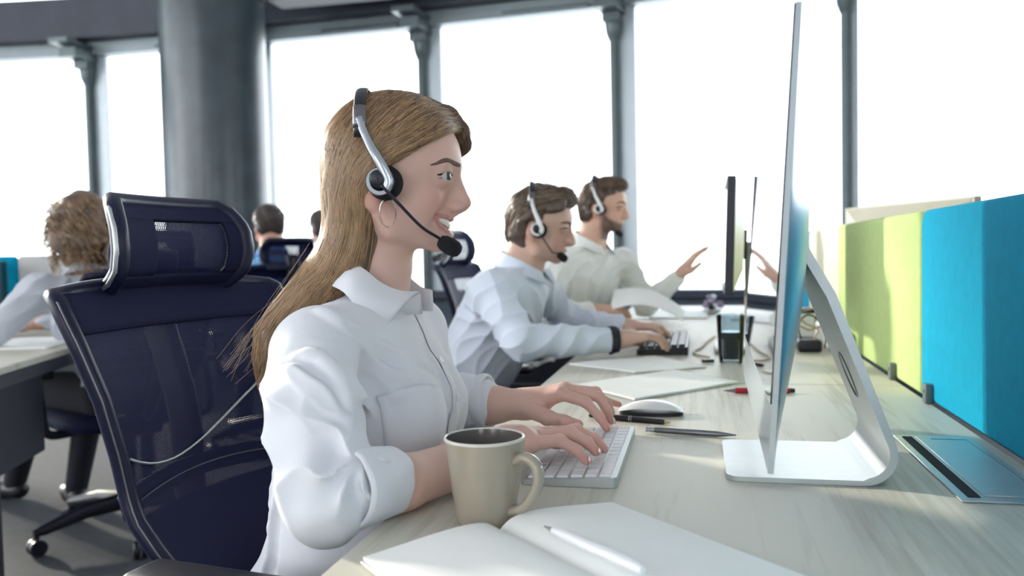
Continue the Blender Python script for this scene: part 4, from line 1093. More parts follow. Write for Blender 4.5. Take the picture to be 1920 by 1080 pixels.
# right hand, typing
def finger(pts, rs, k=.0035):
    B.chain(pts, [r * .93 for r in rs], k)
    for p, r in list(zip(pts, rs))[1:3]: B.ell(p, (r * .99,) * 3, .003)
B.chain([RW, (-.222, 1.032, .784)], [.0215, .0200], .012)
for (m, r) in (((-.205, 1.027, .781), .0112), ((-.203, 1.046, .783), .0115), ((-.201, 1.065, .783), .0118), ((-.203, 1.083, .779), .0118)):
    B.cone(RW if m[1] < 1.06 else (-.24, 1.04, .782), m, .016, r, .010)
finger([(-.205, 1.026, .782), (-.170, 1.023, .787), (-.148, 1.022, .775), (-.138, 1.022, .763)], [.0105, .0083, .0072, .0060])
finger([(-.203, 1.046, .784), (-.161, 1.047, .792), (-.139, 1.048, .780), (-.129, 1.049, .768)], [.0108, .0086, .0074, .0061])
finger([(-.201, 1.066, .784), (-.156, 1.070, .790), (-.132, 1.072, .779), (-.121, 1.073, .766)], [.0108, .0087, .0075, .0062])
finger([(-.203, 1.084, .780), (-.163, 1.092, .785), (-.141, 1.096, .776), (-.130, 1.098, .764)], [.0108, .0085, .0074, .0062])
finger([(-.236, 1.056, .778), (-.210, 1.090, .772), (-.188, 1.104, .767), (-.170, 1.112, .763)], [.0150, .0112, .0090, .0070], .006)
# left hand, fingers spread
B.chain([LW, (-.245, 1.285, .789)], [.0235, .0200], .012)
for (m, r) in (((-.209, 1.268, .803), .0120), ((-.205, 1.288, .807), .0125), ((-.208, 1.307, .803), .0120), ((-.213, 1.324, .796), .0110)):
    B.cone(LW, m, .0165, r, .010)
finger([(-.209, 1.267, .804), (-.169, 1.256, .794), (-.146, 1.238, .776), (-.134, 1.228, .760)], [.0108, .0086, .0074, .0061])
finger([(-.205, 1.288, .808), (-.152, 1.290, .796), (-.139, 1.281, .776), (-.133, 1.276, .761)], [.0108, .0086, .0074, .0061])
finger([(-.208, 1.308, .804), (-.160, 1.318, .799), (-.143, 1.320, .782), (-.136, 1.321, .766)], [.0106, .0084, .0072, .0060])
finger([(-.213, 1.325, .797), (-.172, 1.343, .788), (-.148, 1.350, .780), (-.128, 1.355, .773)], [.0098, .0075, .0064, .0054])
finger([(-.255, 1.268, .778), (-.226, 1.246, .771), (-.198, 1.234, .768), (-.176, 1.226, .7655)], [.0155, .0118, .0098, .0080], .006)
def wcol(P):
    c = head_colour(fr, P, base=(0.70, 0.465, 0.39))
    hand = (P[:, 2] < .84)
    for tip in ((-.138, 1.022, .763), (-.129, 1.049, .768), (-.121, 1.073, .766), (-.130, 1.098, .764), (-.134, 1.228, .760), (-.133, 1.276, .761), (-.136, 1.321, .766), (-.128, 1.355, .773), (-.176, 1.226, .7655)):
        w = 0.5 * np.exp(-((P - np.array(tip)) ** 2).sum(1) / .014 ** 2); c = c * (1 - w[:, None]) + np.array((.60, .22, .20)) * w[:, None]
    w = 0.22 * np.clip((P[:, 0] + .27) / .05, 0, 1) * hand; c = c * (1 - w[:, None]) + np.array((.55, .25, .21)) * w[:, None]
    return c
fmesh('body', B, SK, wm, wcol, 2)
eyes_teeth(B, fr, wm)
# finger nails
for tip, d in (((-.176, 1.226, .7655), (1, -.3, -.1)), ((-.134, 1.228, .760), (.4, -.3, -.8)), ((-.133, 1.276, .761), (.35, -.2, -.9)), ((-.138, 1.022, .763), (.4, 0, -.9)), ((-.129, 1.049, .768), (.4, 0, -.9))):
    d = np.array(d) / np.linalg.norm(d); up = np.array((.4, -.75, .5)) if tip[1] > 1.2 and tip[0] < -.15 else np.array((.85, -.35, .3)); up = up - d * (up @ d); up /= np.linalg.norm(up); sd = np.cross(d, up)
    c = B.project(np.array([np.array(tip) + up * .006]), 0.0002)[0]
    MB().ellip(tuple(c), (.0058, .0042, .0010), 12, 6, Matrix((tuple(d), tuple(sd), tuple(up))).transposed()).build('fingernail', mat('nail', (0.66, 0.36, 0.34), 0.2, vary=0.05), wm)
# shirt
S = Field((-.68, .69, .42), (-.24, 1.38, 1.03), .0024)
S.cone((-.458, .960, .908), (-.435, 1.220, .908), .050, .050, .03)
S.ell((-.452, 1.09, .83), (.098, .150, .125), .05)
S.ell((-.385, 1.030, .805), (.060, .060, .066), .05); S.ell((-.385, 1.150, .805), (.060, .060, .066), .05)
S.ell((-.465, 1.09, .66), (.112, .158, .16), .06); S.ell((-.505, 1.09, .52), (.135, .185, .12), .05)
S.cone(fr(-.025, 0, -.155), fr(-.035, 0, -.20), .054, .070, .035)
ARM = [np.array(p) for p in ((-.455, .940, .903), (-.424, .872, .850), (-.380, .800, .770))]
S.chain(ARM, [.054, .055, .047], .018)
S.chain([ARM[2], (-.352, .822, .778)], [.047, .040], .015)
S.chain([(-.430, 1.230, .900), (-.445, 1.285, .840), LE], [.052, .054, .048], .022)
S.chain([LE, (-.375, 1.292, .784), (-.345, 1.289, .785)], [.046, .042, .040], .012)
# creases: sharp-edged waves across the sleeve and pulls in the body, then single ridges and valleys
def crease(ph, w=.55): return (1 - 2 * np.abs(np.sin(ph)) ** w)
def sleeve(X, Y, Z):
    a, b = ARM[0], ARM[2]; ba = (b - a) / np.linalg.norm(b - a); L = float(np.linalg.norm(b - a))
    t = (X - a[0]) * ba[0] + (Y - a[1]) * ba[1] + (Z - a[2]) * ba[2]; u = np.cross(ba, (0, 0, 1.)); u /= np.linalg.norm(u); v = np.cross(u, ba)
    pu = (X - a[0]) * u[0] + (Y - a[1]) * u[1] + (Z - a[2]) * u[2]; pv = (X - a[0]) * v[0] + (Y - a[1]) * v[1] + (Z - a[2]) * v[2]; th = np.arctan2(pv, pu)
    dist = np.sqrt(pu ** 2 + pv ** 2); m = np.exp(-(np.maximum(dist - .07, 0) / .012) ** 2) * np.clip((t + .01) / .05, 0, 1) * np.clip((L + .05 - t) / .03, 0, 1)
    ck = np.array((-.339, .792, .812)); rx = (X - ck[0]) * .976 + (Y - ck[1]) * .216; rz = Z - ck[2] + 0 * rx; r = np.sqrt(rx ** 2 + rz ** 2); phi = np.arctan2(rz, -rx)   # creases fan out from the crook of the elbow
    fan = .0090 * np.exp(-(r / .075) ** 2) * np.clip((r - .008) / .02, 0, 1) * crease(phi * 3.4 + .5 + .5 * np.sin(r * 90 + phi * 2), .9)
    per = -.64 * ((X + .4) * .976 + (Y - .8) * .216) - .77 * (Z - .88) + 0 * t; alo = .77 * ((X + .4) * .976 + (Y - .8) * .216) - .64 * (Z - .88)
    drag = .0046 * np.clip((r - .05) / .05, 0, 1) * np.clip((t - .02) / .05, 0, 1) * crease(per * 74 + .8 * np.sin(alo * 38 + 1) + .5 * np.sin(per * 47), .85)
    return -m * (fan + drag)
S.disp(sleeve, (-.55, .69, .68), (-.30, .99, .99))
S.disp(lambda X, Y, Z: -.0016 * crease((Y * 46 + (X + .4) * 40 - Z * 26 + 1.5 * np.sin(Z * 22 + Y * 9))) * np.clip((Y - .96) / .03, 0, 1) * np.exp(-((Z - .74) / .12) ** 2), S.lo - 1, S.lo + 2)
S.disp(lambda X, Y, Z: .0012 * noise3((X * 1.0, Y * 1.2, Z * .6), 5, 10, 40, 90), S.lo - 1, S.lo + 2)
SF = [
    ([(-.441, .842, .938), (-.414, .839, .96), (-.384, .835, .962), (-.362, .839, .946), (-.351, .841, .918), (-.348, .84, .884), (-.348, .828, .855)], .0060, 'add'),
    ([(-.44, .821, .926), (-.409, .807, .905), (-.377, .803, .888), (-.351, .808, .867), (-.342, .819, .851)], .0050, 'add'),
    ([(-.44, .815, .910), (-.405, .80, .888), (-.372, .797, .872)], .0060, 'sub'),
    ([(-.439, .926, .978), (-.41, .931, .952), (-.387, .956, .92), (-.374, .978, .888), (-.356, 1.001, .857)], .0065, 'add'),
    ([(-.397, .954, .944), (-.377, .988, .913), (-.361, 1.042, .877), (-.346, 1.065, .862)], .0065, 'add'),
    ([(-.399, .933, .942), (-.381, .967, .916), (-.365, 1.01, .877)], .0080, 'sub'),
    ([(-.42, .95, .90), (-.39, .955, .86), (-.365, .975, .83)], .0060, 'sub'),
    ([(-.345, 1.09, .90), (-.32, 1.10, .85), (-.312, 1.10, .80)], .0050, 'add'),
    ([(-.36, .965, .76), (-.34, .98, .72), (-.345, .99, .68)], .0060, 'add'),
    ([(-.33, 1.01, .76), (-.33, 1.02, .72), (-.345, 1.03, .67)], .0060, 'sub'),
    ([(-.325, 1.05, .76), (-.33, 1.06, .72), (-.34, 1.07, .66)], .0060, 'add'),
    ([(-.55, 1.0, .88), (-.56, 1.01, .80), (-.57, 1.0, .70)], .0070, 'add'),
    ([(-.54, .96, .80), (-.55, .95, .72), (-.57, .95, .62)], .0080, 'add'),
    ([(-.53, .94, .72), (-.55, .93, .64), (-.58, .94, .55)], .0080, 'sub'),
]
for p_, r_, o_ in SF: S.ridge(p_, r_, .010, o_)
fmesh('shirt', S, SHIRT, wm, None, 2)
# rolled cuffs
def cuff(a, b, ra, rb, parent, m, nm='cuff', tw=0.0):
    a = np.array(a, float); b = np.array(b, float); d = (b - a) / np.linalg.norm(b - a); u = np.cross(d, (0, 0, 1)); u /= np.linalg.norm(u); v = np.cross(u, d); n = 48; rows = []
    prof = [(0.0, ra * .90), (.03, ra), (.35, (ra + rb) / 2 * 1.02), (.80, rb * 1.01), (.97, rb), (1.0, rb * .965), (.97, rb * .93), (.5, rb * .90), (0.05, ra * .86)]
    V = []
    for (t, r) in prof:
        for i in range(n):
            an = 2 * math.pi * i / n; rr = r * (1 + .030 * math.sin(3 * an + 5 * t + tw) + .05 * (.5 - abs(math.sin(2.5 * an - 2 * t + tw))) + .018 * math.sin(7 * an - 4 * t)); c = a + (b - a) * (t + .05 * math.sin(an + tw))
            V.append(c + (u * math.cos(an) + v * math.sin(an)) * rr)
    fc = [(j * n + i, j * n + (i + 1) % n, (j + 1) * n + (i + 1) % n, (j + 1) * n + i) for j in range(len(prof) - 1) for i in range(n)]
    return MB().add(V, fc).build(nm, m, parent, ang=75, sub=1)
cuff((-.360, .805, .778), (-.327, .860, .7765), .0455, .0365, wm, SHIRT, tw=.6)
cuff((-.350, 1.291, .784), (-.326, 1.289, .786), .0425, .0440, wm, SHIRT)
# collar: stand and folded leaves, near side then mirrored in the body's middle plane
CF = [(-.372, 1.100, .966), (-.393, 1.078, .968), (-.415, 1.062, .980), (-.440, 1.056, 1.001), (-.475, 1.075, 1.010), (-.497, 1.115, 1.012)]
CO = [(-.394, 1.030, .932), (-.411, 1.018, .942), (-.430, 1.014, .956), (-.452, 1.022, .975), (-.490, 1.055, .985), (-.512, 1.110, .985)]
CI = [(-.372, 1.103, .940), (-.395, 1.083, .940), (-.416, 1.068, .948), (-.441, 1.062, .965), (-.472, 1.080, .97), (-.490, 1.116, .97)]
def mir(P): return [(p[0], 2.250 - p[1], p[2]) for p in P[::-1]]
cf, co, ci = [np.array(bez(P + mir(P), 4)) for P in (CF, CO, CI)]
ms = len(cf); V = []
for i in range(ms):
    up = np.array((0, 0, .004)); mid = (cf[i] + co[i]) / 2 + np.array((0, 0, .008))
    V += [ci[i], cf[i], cf[i] + up, mid, co[i]]
fc = [(i * 5 + j, (i + 1) * 5 + j, (i + 1) * 5 + j + 1, i * 5 + j + 1) for i in range(ms - 1) for j in range(4)]
MB().add(V, fc).build('collar', SHIRT, wm, ang=60, solid=.0022)
# placket with buttons, breast pocket
def on_shirt(P, off): return S.project(np.array(P, float), off)
pl = [(-.365, 1.125, .945), (-.345, 1.118, .91), (-.322, 1.112, .86), (-.312, 1.108, .81), (-.318, 1.105, .75), (-.33, 1.10, .68)]
strip(S, pl, [.028, .030, .030, .030, .030, .030], .0020, 'placket', SHIRT, wm, 6)
for p_ in ((-.334, 1.115, .885), (-.312, 1.110, .825), (-.314, 1.106, .765)):
    c = on_shirt([p_], .0032)[0]; g = S.grad(np.array([c]))[0]
    MB().lathe([(.0052, 0), (.0055, .001), (.0045, .0018), (.0030, .0014), (.0005, .0014)], tuple(c - g * .0006), 18, Vector(g).to_track_quat('Z', 'Y').to_matrix()).build('button', M['whiteplastic'], wm)
pk = np.array([[(-.384, .965, .851), (-.323, 1.065, .847)], [(-.374, .965, .758), (-.329, 1.055, .752)]])
def pkf(u, v): return pk[0, 0] * (1 - u) * (1 - v) + pk[0, 1] * u * (1 - v) + pk[1, 0] * (1 - u) * v + pk[1, 1] * u * v
P_ = on_shirt([pkf(i / 12, j / 12) for j in range(13) for i in range(13)], .0022)
MB().add(P_, [(j * 13 + i, j * 13 + i + 1, (j + 1) * 13 + i + 1, (j + 1) * 13 + i) for j in range(12) for i in range(12)]).build('pocket', SHIRT, wm, ang=180, solid=.0014)
# trousers and shoes under the desk
T_ = Field((-.70, .86, .0), (.16, 1.32, .62), .010)
T_.ell((-.50, 1.09, .54), (.13, .175, .09), .05)
for s in (-1, 1):
    T_.chain([(-.48, 1.09 + s * .085, .545), (-.06, 1.09 + s * .085, .545), (-.10, 1.09 + s * .09, .10)], [.080, .062, .045], .03)
fmesh('trousers', T_, TROUS, wm, None, 2)
for s in (-1, 1): shoe((-.11, 1.09 + s * .09, 0.0), (1, 0), wm)
# earring: thin hoop below the cushion
ec = fr(.0165, -.0745, -.038)
MB().tube([ec + fr.A @ np.array((.0105 * math.sin(a), -.002 - .004 * math.cos(a), .0185 * math.cos(a))) for a in [2 * math.pi * i / 40 for i in range(40)]], .00085, 8, closed=True).build('earring', mat('silver_hoop', (.75, .72, .68), .2, 1.0, vary=.05), wm)
# hair: mass, then strands lying on it
Hf = Field((-.70, 1.00, .80), (-.28, 1.27, 1.28), .0028)
def HE(c, r, k=.02, op='add'): Hf.ell(fr(c), np.array(r) * fr.k, k, op, fr.A)
HE((.015, 0, .045), (.095, .081, .085))
HE((-.012, 0, .02), (.056, .077, .070), .03)
for c, r in (((-.032, 0, -.02), (.045, .074, .05)), ((-.036, -.004, -.07), (.043, .068, .045)), ((-.055, -.008, -.115), (.050, .066, .04)), ((-.082, -.014, -.145), (.046, .062, .032)), ((-.110, -.020, -.175), (.036, .052, .036)), ((-.140, -.026, -.205), (.026, .044, .040)), ((-.160, -.028, -.245), (.009, .028, .045))): HE(c, r, .03)
def hcut(X, Y, Z):
    h = fr.H; A = fr.A / fr.k
    x = (X - h[0]) * A[0, 0] + (Y - h[1]) * A[1, 0] + (Z - h[2]) * A[2, 0]; y = (X - h[0]) * A[0, 1] + (Y - h[1]) * A[1, 1] + (Z - h[2]) * A[2, 1]; z = (Z - h[2]) * A[2, 2] + 0 * x
    line = (z - (.030 + .62 * (x - .030))) * .85
    front = .016 - x + .35 * np.maximum(-z - .05, 0)
    return np.maximum(line, front)
Hf.carve(hcut, Hf.lo - 1, Hf.lo + 2, .006)
for y0 in (.012, .028): Hf.chain([fr(.050, y0, .110), fr(.090, y0 + .004, .096), fr(.108, y0 + .008, .078), fr(.112, y0 + .014, .060), fr(.104, y0 + .024, .046)], [.016, .013, .008, .006, .003], .010)
Hf.disp(lambda X, Y, Z: .0012 * np.sin(Y * 420 + 3 * np.sin(Z * 40) + X * 160), Hf.lo - 1, Hf.lo + 2)
def hcol(P): 
    L = fr.inv(P); w = np.clip(.5 + .5 * np.sin(L[:, 1] * 300 + L[:, 0] * 190 + 2 * np.sin(L[:, 2] * 30)), 0, 1)[:, None]
    return np.array((.105, .064, .042)) * (1 - w) + np.array((.20, .125, .072)) * w
fmesh('hair', Hf, HAIR, wm, hcol, 2)
GN = [[(.112, .004, .080), (.098, -.030, .074), (.075, -.058, .058), (.042, -.074, .040), (.012, -.080, .026), (-.012, -.079, -.005), (-.018, -.070, -.060), (-.030, -.066, -.105), (-.060, -.060, -.140)],
      [(.098, .006, .098), (.075, -.040, .088), (.045, -.068, .066), (.008, -.081, .044), (-.022, -.080, .006), (-.030, -.070, -.060), (-.050, -.066, -.110), (-.085, -.060, -.150)],
      [(.060, .008, .120), (.035, -.045, .108), (.005, -.074, .080), (-.030, -.079, .040), (-.050, -.074, -.010), (-.052, -.066, -.070), (-.075, -.064, -.120), (-.115, -.058, -.165), (-.135, -.056, -.195)],
      [(.020, .008, .130), (-.010, -.045, .116), (-.045, -.064, .080), (-.068, -.062, .030), (-.075, -.058, -.030), (-.075, -.056, -.090), (-.105, -.052, -.145), (-.145, -.050, -.195), (-.165, -.048, -.255)],
      [(-.015, .008, .130), (-.060, -.030, .106), (-.086, -.036, .060), (-.094, -.034, .0), (-.086, -.034, -.070), (-.105, -.034, -.130), (-.150, -.036, -.180), (-.178, -.034, -.265)],
      [(-.020, .008, .130), (-.070, .0, .104), (-.096, .0, .060), (-.100, .0, .0), (-.090, -.005, -.070), (-.108, -.010, -.130), (-.155, -.015, -.185), (-.180, -.018, -.265)],
      [(-.015, .010, .130), (-.060, .036, .106), (-.086, .040, .060), (-.094, .038, .0), (-.084, .034, -.070), (-.104, .030, -.130), (-.148, .022, -.185), (-.172, .015, -.25)]]
GN = [[(p[0] * (.86 if p[0] < 0 and p[2] > .02 else 1), p[1], p[2]) for p in g_] for g_ in GN]
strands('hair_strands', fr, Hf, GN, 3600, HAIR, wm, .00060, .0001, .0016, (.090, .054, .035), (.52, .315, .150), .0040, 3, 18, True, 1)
GF = [[(.040, .020, .118), (.085, .022, .108), (.115, .026, .086), (.122, .034, .064), (.108, .046, .044)], [(.050, .010, .118), (.090, .010, .103), (.116, .012, .080), (.119, .022, .056), (.110, .030, .042)], [(.030, .030, .118), (.070, .045, .100), (.095, .055, .07), (.08, .068, .04), (.04, .078, .02)]]
strands('hair_strands', fr, Hf, GF, 420, HAIR, wm, .0006, .0002, .0022, (.09, .057, .038), (.22, .145, .085), .0022, 5, 12)
# loose flyaway hairs behind the shoulder
fly = MB()
for i in range(16):
    a = np.array((-.09 - .02 * rng.random(), -.03 + .05 * rng.random(), -.07 - .08 * rng.random())); e = np.array((-.20 - .03 * rng.random(), -.03 + .06 * rng.random(), -.22 - .05 * rng.random()))
    m_ = (a + e) / 2 + np.array((-.025 * rng.random(), 0, -.02 * rng.random()))
    fly.tube([fr(p) for p in bez([a, m_, e], 7)], .00018, 3, cap=False)
o = fly.build('flyaway_hair', HAIR, wm); set_col(o.data, np.tile(np.array((.55, .38, .22)), (len(o.data.vertices), 1)))
headset(fr, top=.132, label='black and silver call headset on the smiling woman, microphone by her chin')

# ------------------------------------------------------------------ the other people
def hand(F, w, fwd, back, size=1.0, curl=.5, thumb=1, spread=.0, k=.004):
    """w wrist, fwd along the hand, back = normal of the back of the hand, thumb = +1 when the thumb is on cross(back, fwd) side"""
    w = np.array(w, float); f = np.array(fwd, float); f /= np.linalg.norm(f); b = np.array(back, float); b -= f * (b @ f); b /= np.linalg.norm(b); s = np.cross(b, f) * thumb
    F.cone(w, w + f * .03 * size, .025 * size, .024 * size, .012)
    for i, (o, L) in enumerate(((.030, .068), (.010, .076), (-.010, .070), (-.029, .056))):
        m = w + f * (.088 - .006 * abs(i - 1)) * size + s * o * size
        F.cone(w + f * .02 * size + s * o * .5 * size, m, .017 * size, .012 * size, .012)
        d = f + s * o * spread * 12; d /= np.linalg.norm(d); p = m; a = 0.0; r = .0100 * size
        for j, q in enumerate((.45, .30, .25)):
            a += curl * (1.0 if j else .55); dd = d * math.cos(a) - b * math.sin(a); e = p + dd * L * q * size * 1.1; F.cone(p, e, r, r * .86, k); p = e; r *= .86
    p = w + f * .025 * size + s * .022 * size - b * .006 * size; q = p + (f * .55 + s * .75 - b * .25) * .042 * size; F.cone(p, q, .016 * size, .012 * size, .008); F.cone(q, q + (f * .9 + s * .25 - b * .2) * .046 * size, .012 * size, .009 * size, .004)
def cap_hair(fr, h, col, front=.030, slope=.55, noise=.004, tuft=0.0, back=-.075, seed=1, parent=None, grow=1.0, strand_cols=None, n=700):
    F = Field(fr.H - .17, fr.H + .17, h); k = fr.k
    F.ell(fr(.015, 0, .045), np.array((.096, .081, .086)) * k * grow, .01, 'add', fr.A); F.ell(fr(-.020, 0, .0), np.array((.056, .075, .070)) * k, .03, 'add', fr.A)
    F.ell(fr(.070, 0, .088 + tuft), np.array((.042, .056, .026)) * k, .02, 'add', fr.A)
    h0 = fr.H; A = fr.A / k
    def cut(X, Y, Z):
        X = X - h0[0]; Y = Y - h0[1]; Z = Z - h0[2]; x = X * A[0, 0] + Y * A[1, 0] + Z * A[2, 0]; z = X * A[0, 2] + Y * A[1, 2] + Z * A[2, 2]
        side = np.maximum(z - (front + slope * (x - .03)), .028 - x)      # face
        low = np.maximum(z - (back - .0 * x), -1.0)                       # nape
        ear = np.maximum(z - .022, -.020 - x)                             # around the ear
        return np.minimum(np.minimum(side, low), ear) * .8
    F.carve(cut, F.lo - 1, F.lo + 2, .008)
    F.disp(lambda X, Y, Z: noise * noise3((X, Y, Z), seed, 12, 90, 200), F.lo - 1, F.lo + 2)
    col = np.array(col)
    o = fmesh('hair', F, HAIR, parent, lambda P: col * (1 + .35 * noise3(P.T, seed + 5, 8, 120, 300))[:, None].clip(.5, 1.8), 1)
    G = [[(.100, y * .3, .092), (.070, y * .75, .100), (.025, y, .092), (-.02, y, .07), (-.055, y * .85, .03), (-.068, y * .7, -.02), (-.062, y * .6, -.06)] for y in (-.078, -.05, -.02, .01, .04, .075)]
    sc = strand_cols or (col * .5, col * 2.4)
    strands('hair_strands', fr, F, G, n, HAIR, parent, .0011, .0002, .0045, tuple(sc[0]), tuple(sc[1]), .006, seed, 10)
    return F
def seated(label, loc, fr, sk, shirt, col, rad=(.13, .19), beard=0.0, h=.0042, feet=None, hands=(), lean=None, brows=True, crease_amp=.0055, head_detail=False):
    p = thing('person', label, 'person', (loc[0], loc[1], 0))
    K = {k: np.array(v, float) for k, v in sk.items()}
    allp = np.array([K[k] for k in ('RS', 'LS', 'RE', 'LE', 'RW', 'LW', 'pel')] + [fr.H])
    lo = allp.min(0) - [.20, .20, .14]; hi = allp.max(0) + [.20, .20, .18]
    B = Field(lo, hi, h); head_prims(B, fr, True, head_detail)
    for s in (-1, 1):
        B.ell(fr(.108, s * .031, .0105), np.array((.0150, .017, .0100)) * fr.k, .012, 'sub', fr.A); B.ell(fr(.0830, s * .0315, .0110), np.array((.0145, .0150, .0125)) * fr.k, .006, 'add', fr.A)
    nb = K['neck']; B.chain([fr(-.016, 0, -.04), fr(-.020, 0, -.10), nb], [.056, .055, .062], .02)
    mid = (K['RS'] + K['LS']) / 2
    B.cone(nb, mid * .7 + K['pel'] * .3, .045, .040, .03)
    for s in 'RL':
        S_, E_, W_ = K[s + 'S'], K[s + 'E'], K[s + 'W']; B.chain([mid, S_, E_, W_], [.03, .028, .028, .026], .015)
    for a in hands: hand(B, *a)
    def colf(P): return head_colour(fr, P, True, beard, col)
    fmesh('body', B, SK, p, colf, 2)
    S = Field(lo, hi, h * 1.1)
    ch = mid * .80 + K['pel'] * .20; wa = mid * .40 + K['pel'] * .60; ax = K['LS'] - K['RS']; ax /= np.linalg.norm(ax); upv = mid - K['pel']; upv /= np.linalg.norm(upv); fwv = np.cross(ax, upv); A = np.stack([fwv, ax, upv], 1)
    S.cone(K['RS'], K['LS'], .062, .062, .03); S.ell(ch - fwv * .005, (rad[0], rad[1], .15), .05, 'add', A); S.ell(wa - fwv * .012, (rad[0] * 1.02, rad[1] * .90, .17), .06, 'add', A); S.ell(K['pel'], (rad[0] * 1.08, rad[1] * .95, .12), .05, 'add', A)
    S.cone(nb - upv * .012, mid - fwv * .01, .062, .085, .04)
    for s in 'RL':
        S_, E_, W_ = K[s + 'S'], K[s + 'E'], K[s + 'W']; e2 = E_ + (W_ - E_) * .96; S.chain([S_, E_], [.060, .050], .02); S.chain([E_, (E_ + e2) / 2, e2], [.050, .043, .036], .012)
    def cr(ph): return (1 - 2 * np.abs(np.sin(ph)) ** .6)
    S.disp(lambda X, Y, Z: -crease_amp * cr(X * 30 + Y * 22 - Z * 34 + 1.6 * np.sin(Z * 21 + X * 13) + 1.2 * np.sin(Y * 17)) * (.6 + .4 * np.sin(Y * 9 + X * 7)), lo - 1, hi + 1)
    S.disp(lambda X, Y, Z: -.6 * crease_amp * cr(-X * 36 + Y * 18 + Z * 40 + 1.6 * np.sin(Y * 21 + X * 13)), lo - 1, hi + 1)
    S.carve(lambda X, Y, Z: -(np.sqrt((X - fr(-.02, 0, -.1)[0]) ** 2 + (Y - fr(-.02, 0, -.1)[1]) ** 2) * 0 + ((nb[2] + .018) - Z)), nb - [.12, .12, 0], nb + [.12, .12, .2], .004)
    fmesh('shirt', S, shirt, p, None, 2)
    # collar: two leaves around the neck
    n = 28; V = []
    f0 = fr.A[:, 0] * .5 + fwv * .5; f0[2] = 0; f0 /= np.linalg.norm(f0); l0 = np.array((-f0[1], f0[0], 0))
    nc = (fr(-.018, 0, -.105) * .35 + nb * .65)
    for i in range(n):
        a = R(28) + R(304) * i / (n - 1); d = f0 * math.cos(a) + l0 * math.sin(a); ca = math.cos(a); fz = .016 - .030 * ca - .012 * max(ca, 0) ** 1.5; tipz = -.034 - .022 * ca - .020 * max(ca, 0) ** 2
        V += [nc + d * .060 + np.array((0, 0, fz - .04)), nc + d * .062 + np.array((0, 0, fz)), nc + d * .068 + np.array((0, 0, fz + .002)), nc + d * .092 + np.array((0, 0, tipz + .012))]
    fc = [(i * 4 + j, (i + 1) * 4 + j, (i + 1) * 4 + j + 1, i * 4 + j + 1) for i in range(n - 1) for j in range(3)]
    MB().add(V, fc).build('collar', shirt, p, ang=60, solid=.003)
    if brows:
        for s in (-1, 1):
            strip(B, [fr(.0700, s * .0520, .0265), fr(.0860, s * .0440, .0310), fr(.0980, s * .0300, .0300), fr(.1020, s * .0150, .0265)], [.002, .006, .008, .007], .0015, 'eyebrow', BROW, p)
            strip(B, [fr(.0715, s * .0480, .0105), fr(.0840, s * .0435, .0130), fr(.0935, s * .0330, .0130), fr(.0945, s * .0225, .0110)], [.002, .004, .004, .002], .0010, 'eyelid', LASH, p)
    if feet:
        (kR, aR), (kL, aL) = feet; kR, aR, kL, aL = [np.array(q, float) for q in (kR, aR, kL, aL)]
        al = np.array([kR, aR, kL, aL, K['pel'] + [.1, .1, .12], K['pel'] - [.1, .1, .1]]); T = Field(al.min(0) - .13, al.max(0) + .13, .011)
        T.ell(K['pel'] - [0, 0, .02], (.14, .17, .09), .05)
        for kn, an, s in ((kR, aR, -1), (kL, aL, 1)):
            T.chain([K['pel'] + ax * s * .09 - [0, 0, .02], kn, an + [0, 0, .08]], [.085, .065, .045], .03)
        fmesh('trousers', T, TROUS, p, None, 2)
        for kn, an in ((kR, aR), (kL, aL)): dd = kn - K['pel']; shoe((an[0], an[1], 0), (dd[0], dd[1]), p)
    return p, B, S

# man typing on the black keyboard
f2 = Frame((-.470, 2.431, 1.086), 11, 7, 0, 1.02)
m2, B2, S2 = seated('man with dark hair and pale blue white shirt leaning over the black keyboard', (-.62, 2.40), f2,
    dict(neck=(-.505, 2.421, .985), RS=(-.560, 2.245, .915), LS=(-.495, 2.585, .915), RE=(-.452, 2.135, .790), LE=(-.395, 2.615, .800), RW=(-.218, 2.215, .787), LW=(-.225, 2.545, .790), pel=(-.700, 2.41, .56)),
    SHIRTB, (0.64, 0.42, 0.33), (.115, .175), h=.0034, hands=(((-.215, 2.217, .787), (.9, .35, .10), (-.1, 0, 1), .98, .52, 1), ((-.222, 2.543, .790), (.95, -.3, .10), (-.1, 0, 1), .98, .5, -1)),
    feet=(((-.24, 2.30, .55), (-.20, 2.30, 0)), ((-.24, 2.55, .55), (-.20, 2.55, 0))))
cap_hair(f2, .0038, (.085, .056, .040), .046, .45, .0050, .010, -.085, 3, m2, 1.03, ((.04, .026, .02), (.30, .21, .14)))
cuff((-.232, 2.2095, .787), (-.210, 2.2180, .788), .0395, .0350, m2, mat('watch_strap', (.012, .012, .03), .5, vary=.1), 'watch_strap')
headset(f2, 'black and silver headset on the man leaning over the black keyboard', hw=.085, top=.137, mic=(.088, -.050, -.068), silver=M['whiteplastic'])
# bearded man raising a hand
f3 = Frame((-.385, 3.372, 1.184), 0, 2, 0, 1.0)
m3, B3, S3 = seated('bearded man in an off white shirt raising one hand and holding a page', (-.60, 3.36), f3,
    dict(neck=(-.420, 3.365, 1.050), RS=(-.540, 3.250, .965), LS=(-.300, 3.495, .970), RE=(-.545, 3.130, .790), LE=(-.215, 3.510, .795), RW=(-.395, 3.165, .797), LW=(-.085, 3.518, .905), pel=(-.590, 3.36, .56)),
    SHIRTC, (0.62, 0.39, 0.29), (.115, .175), beard=.85, h=.0042, hands=(((-.383, 3.172, .797), (.95, .15, .05), (-.2, -.3, .9), .98, .75, 1), ((-.080, 3.518, .912), (.60, .05, .80), (-.75, -.2, .6), 1.0, .22, -1, .12)),
    feet=(((-.20, 3.25, .55), (-.18, 3.25, 0)), ((-.20, 3.48, .55), (-.18, 3.48, 0))))
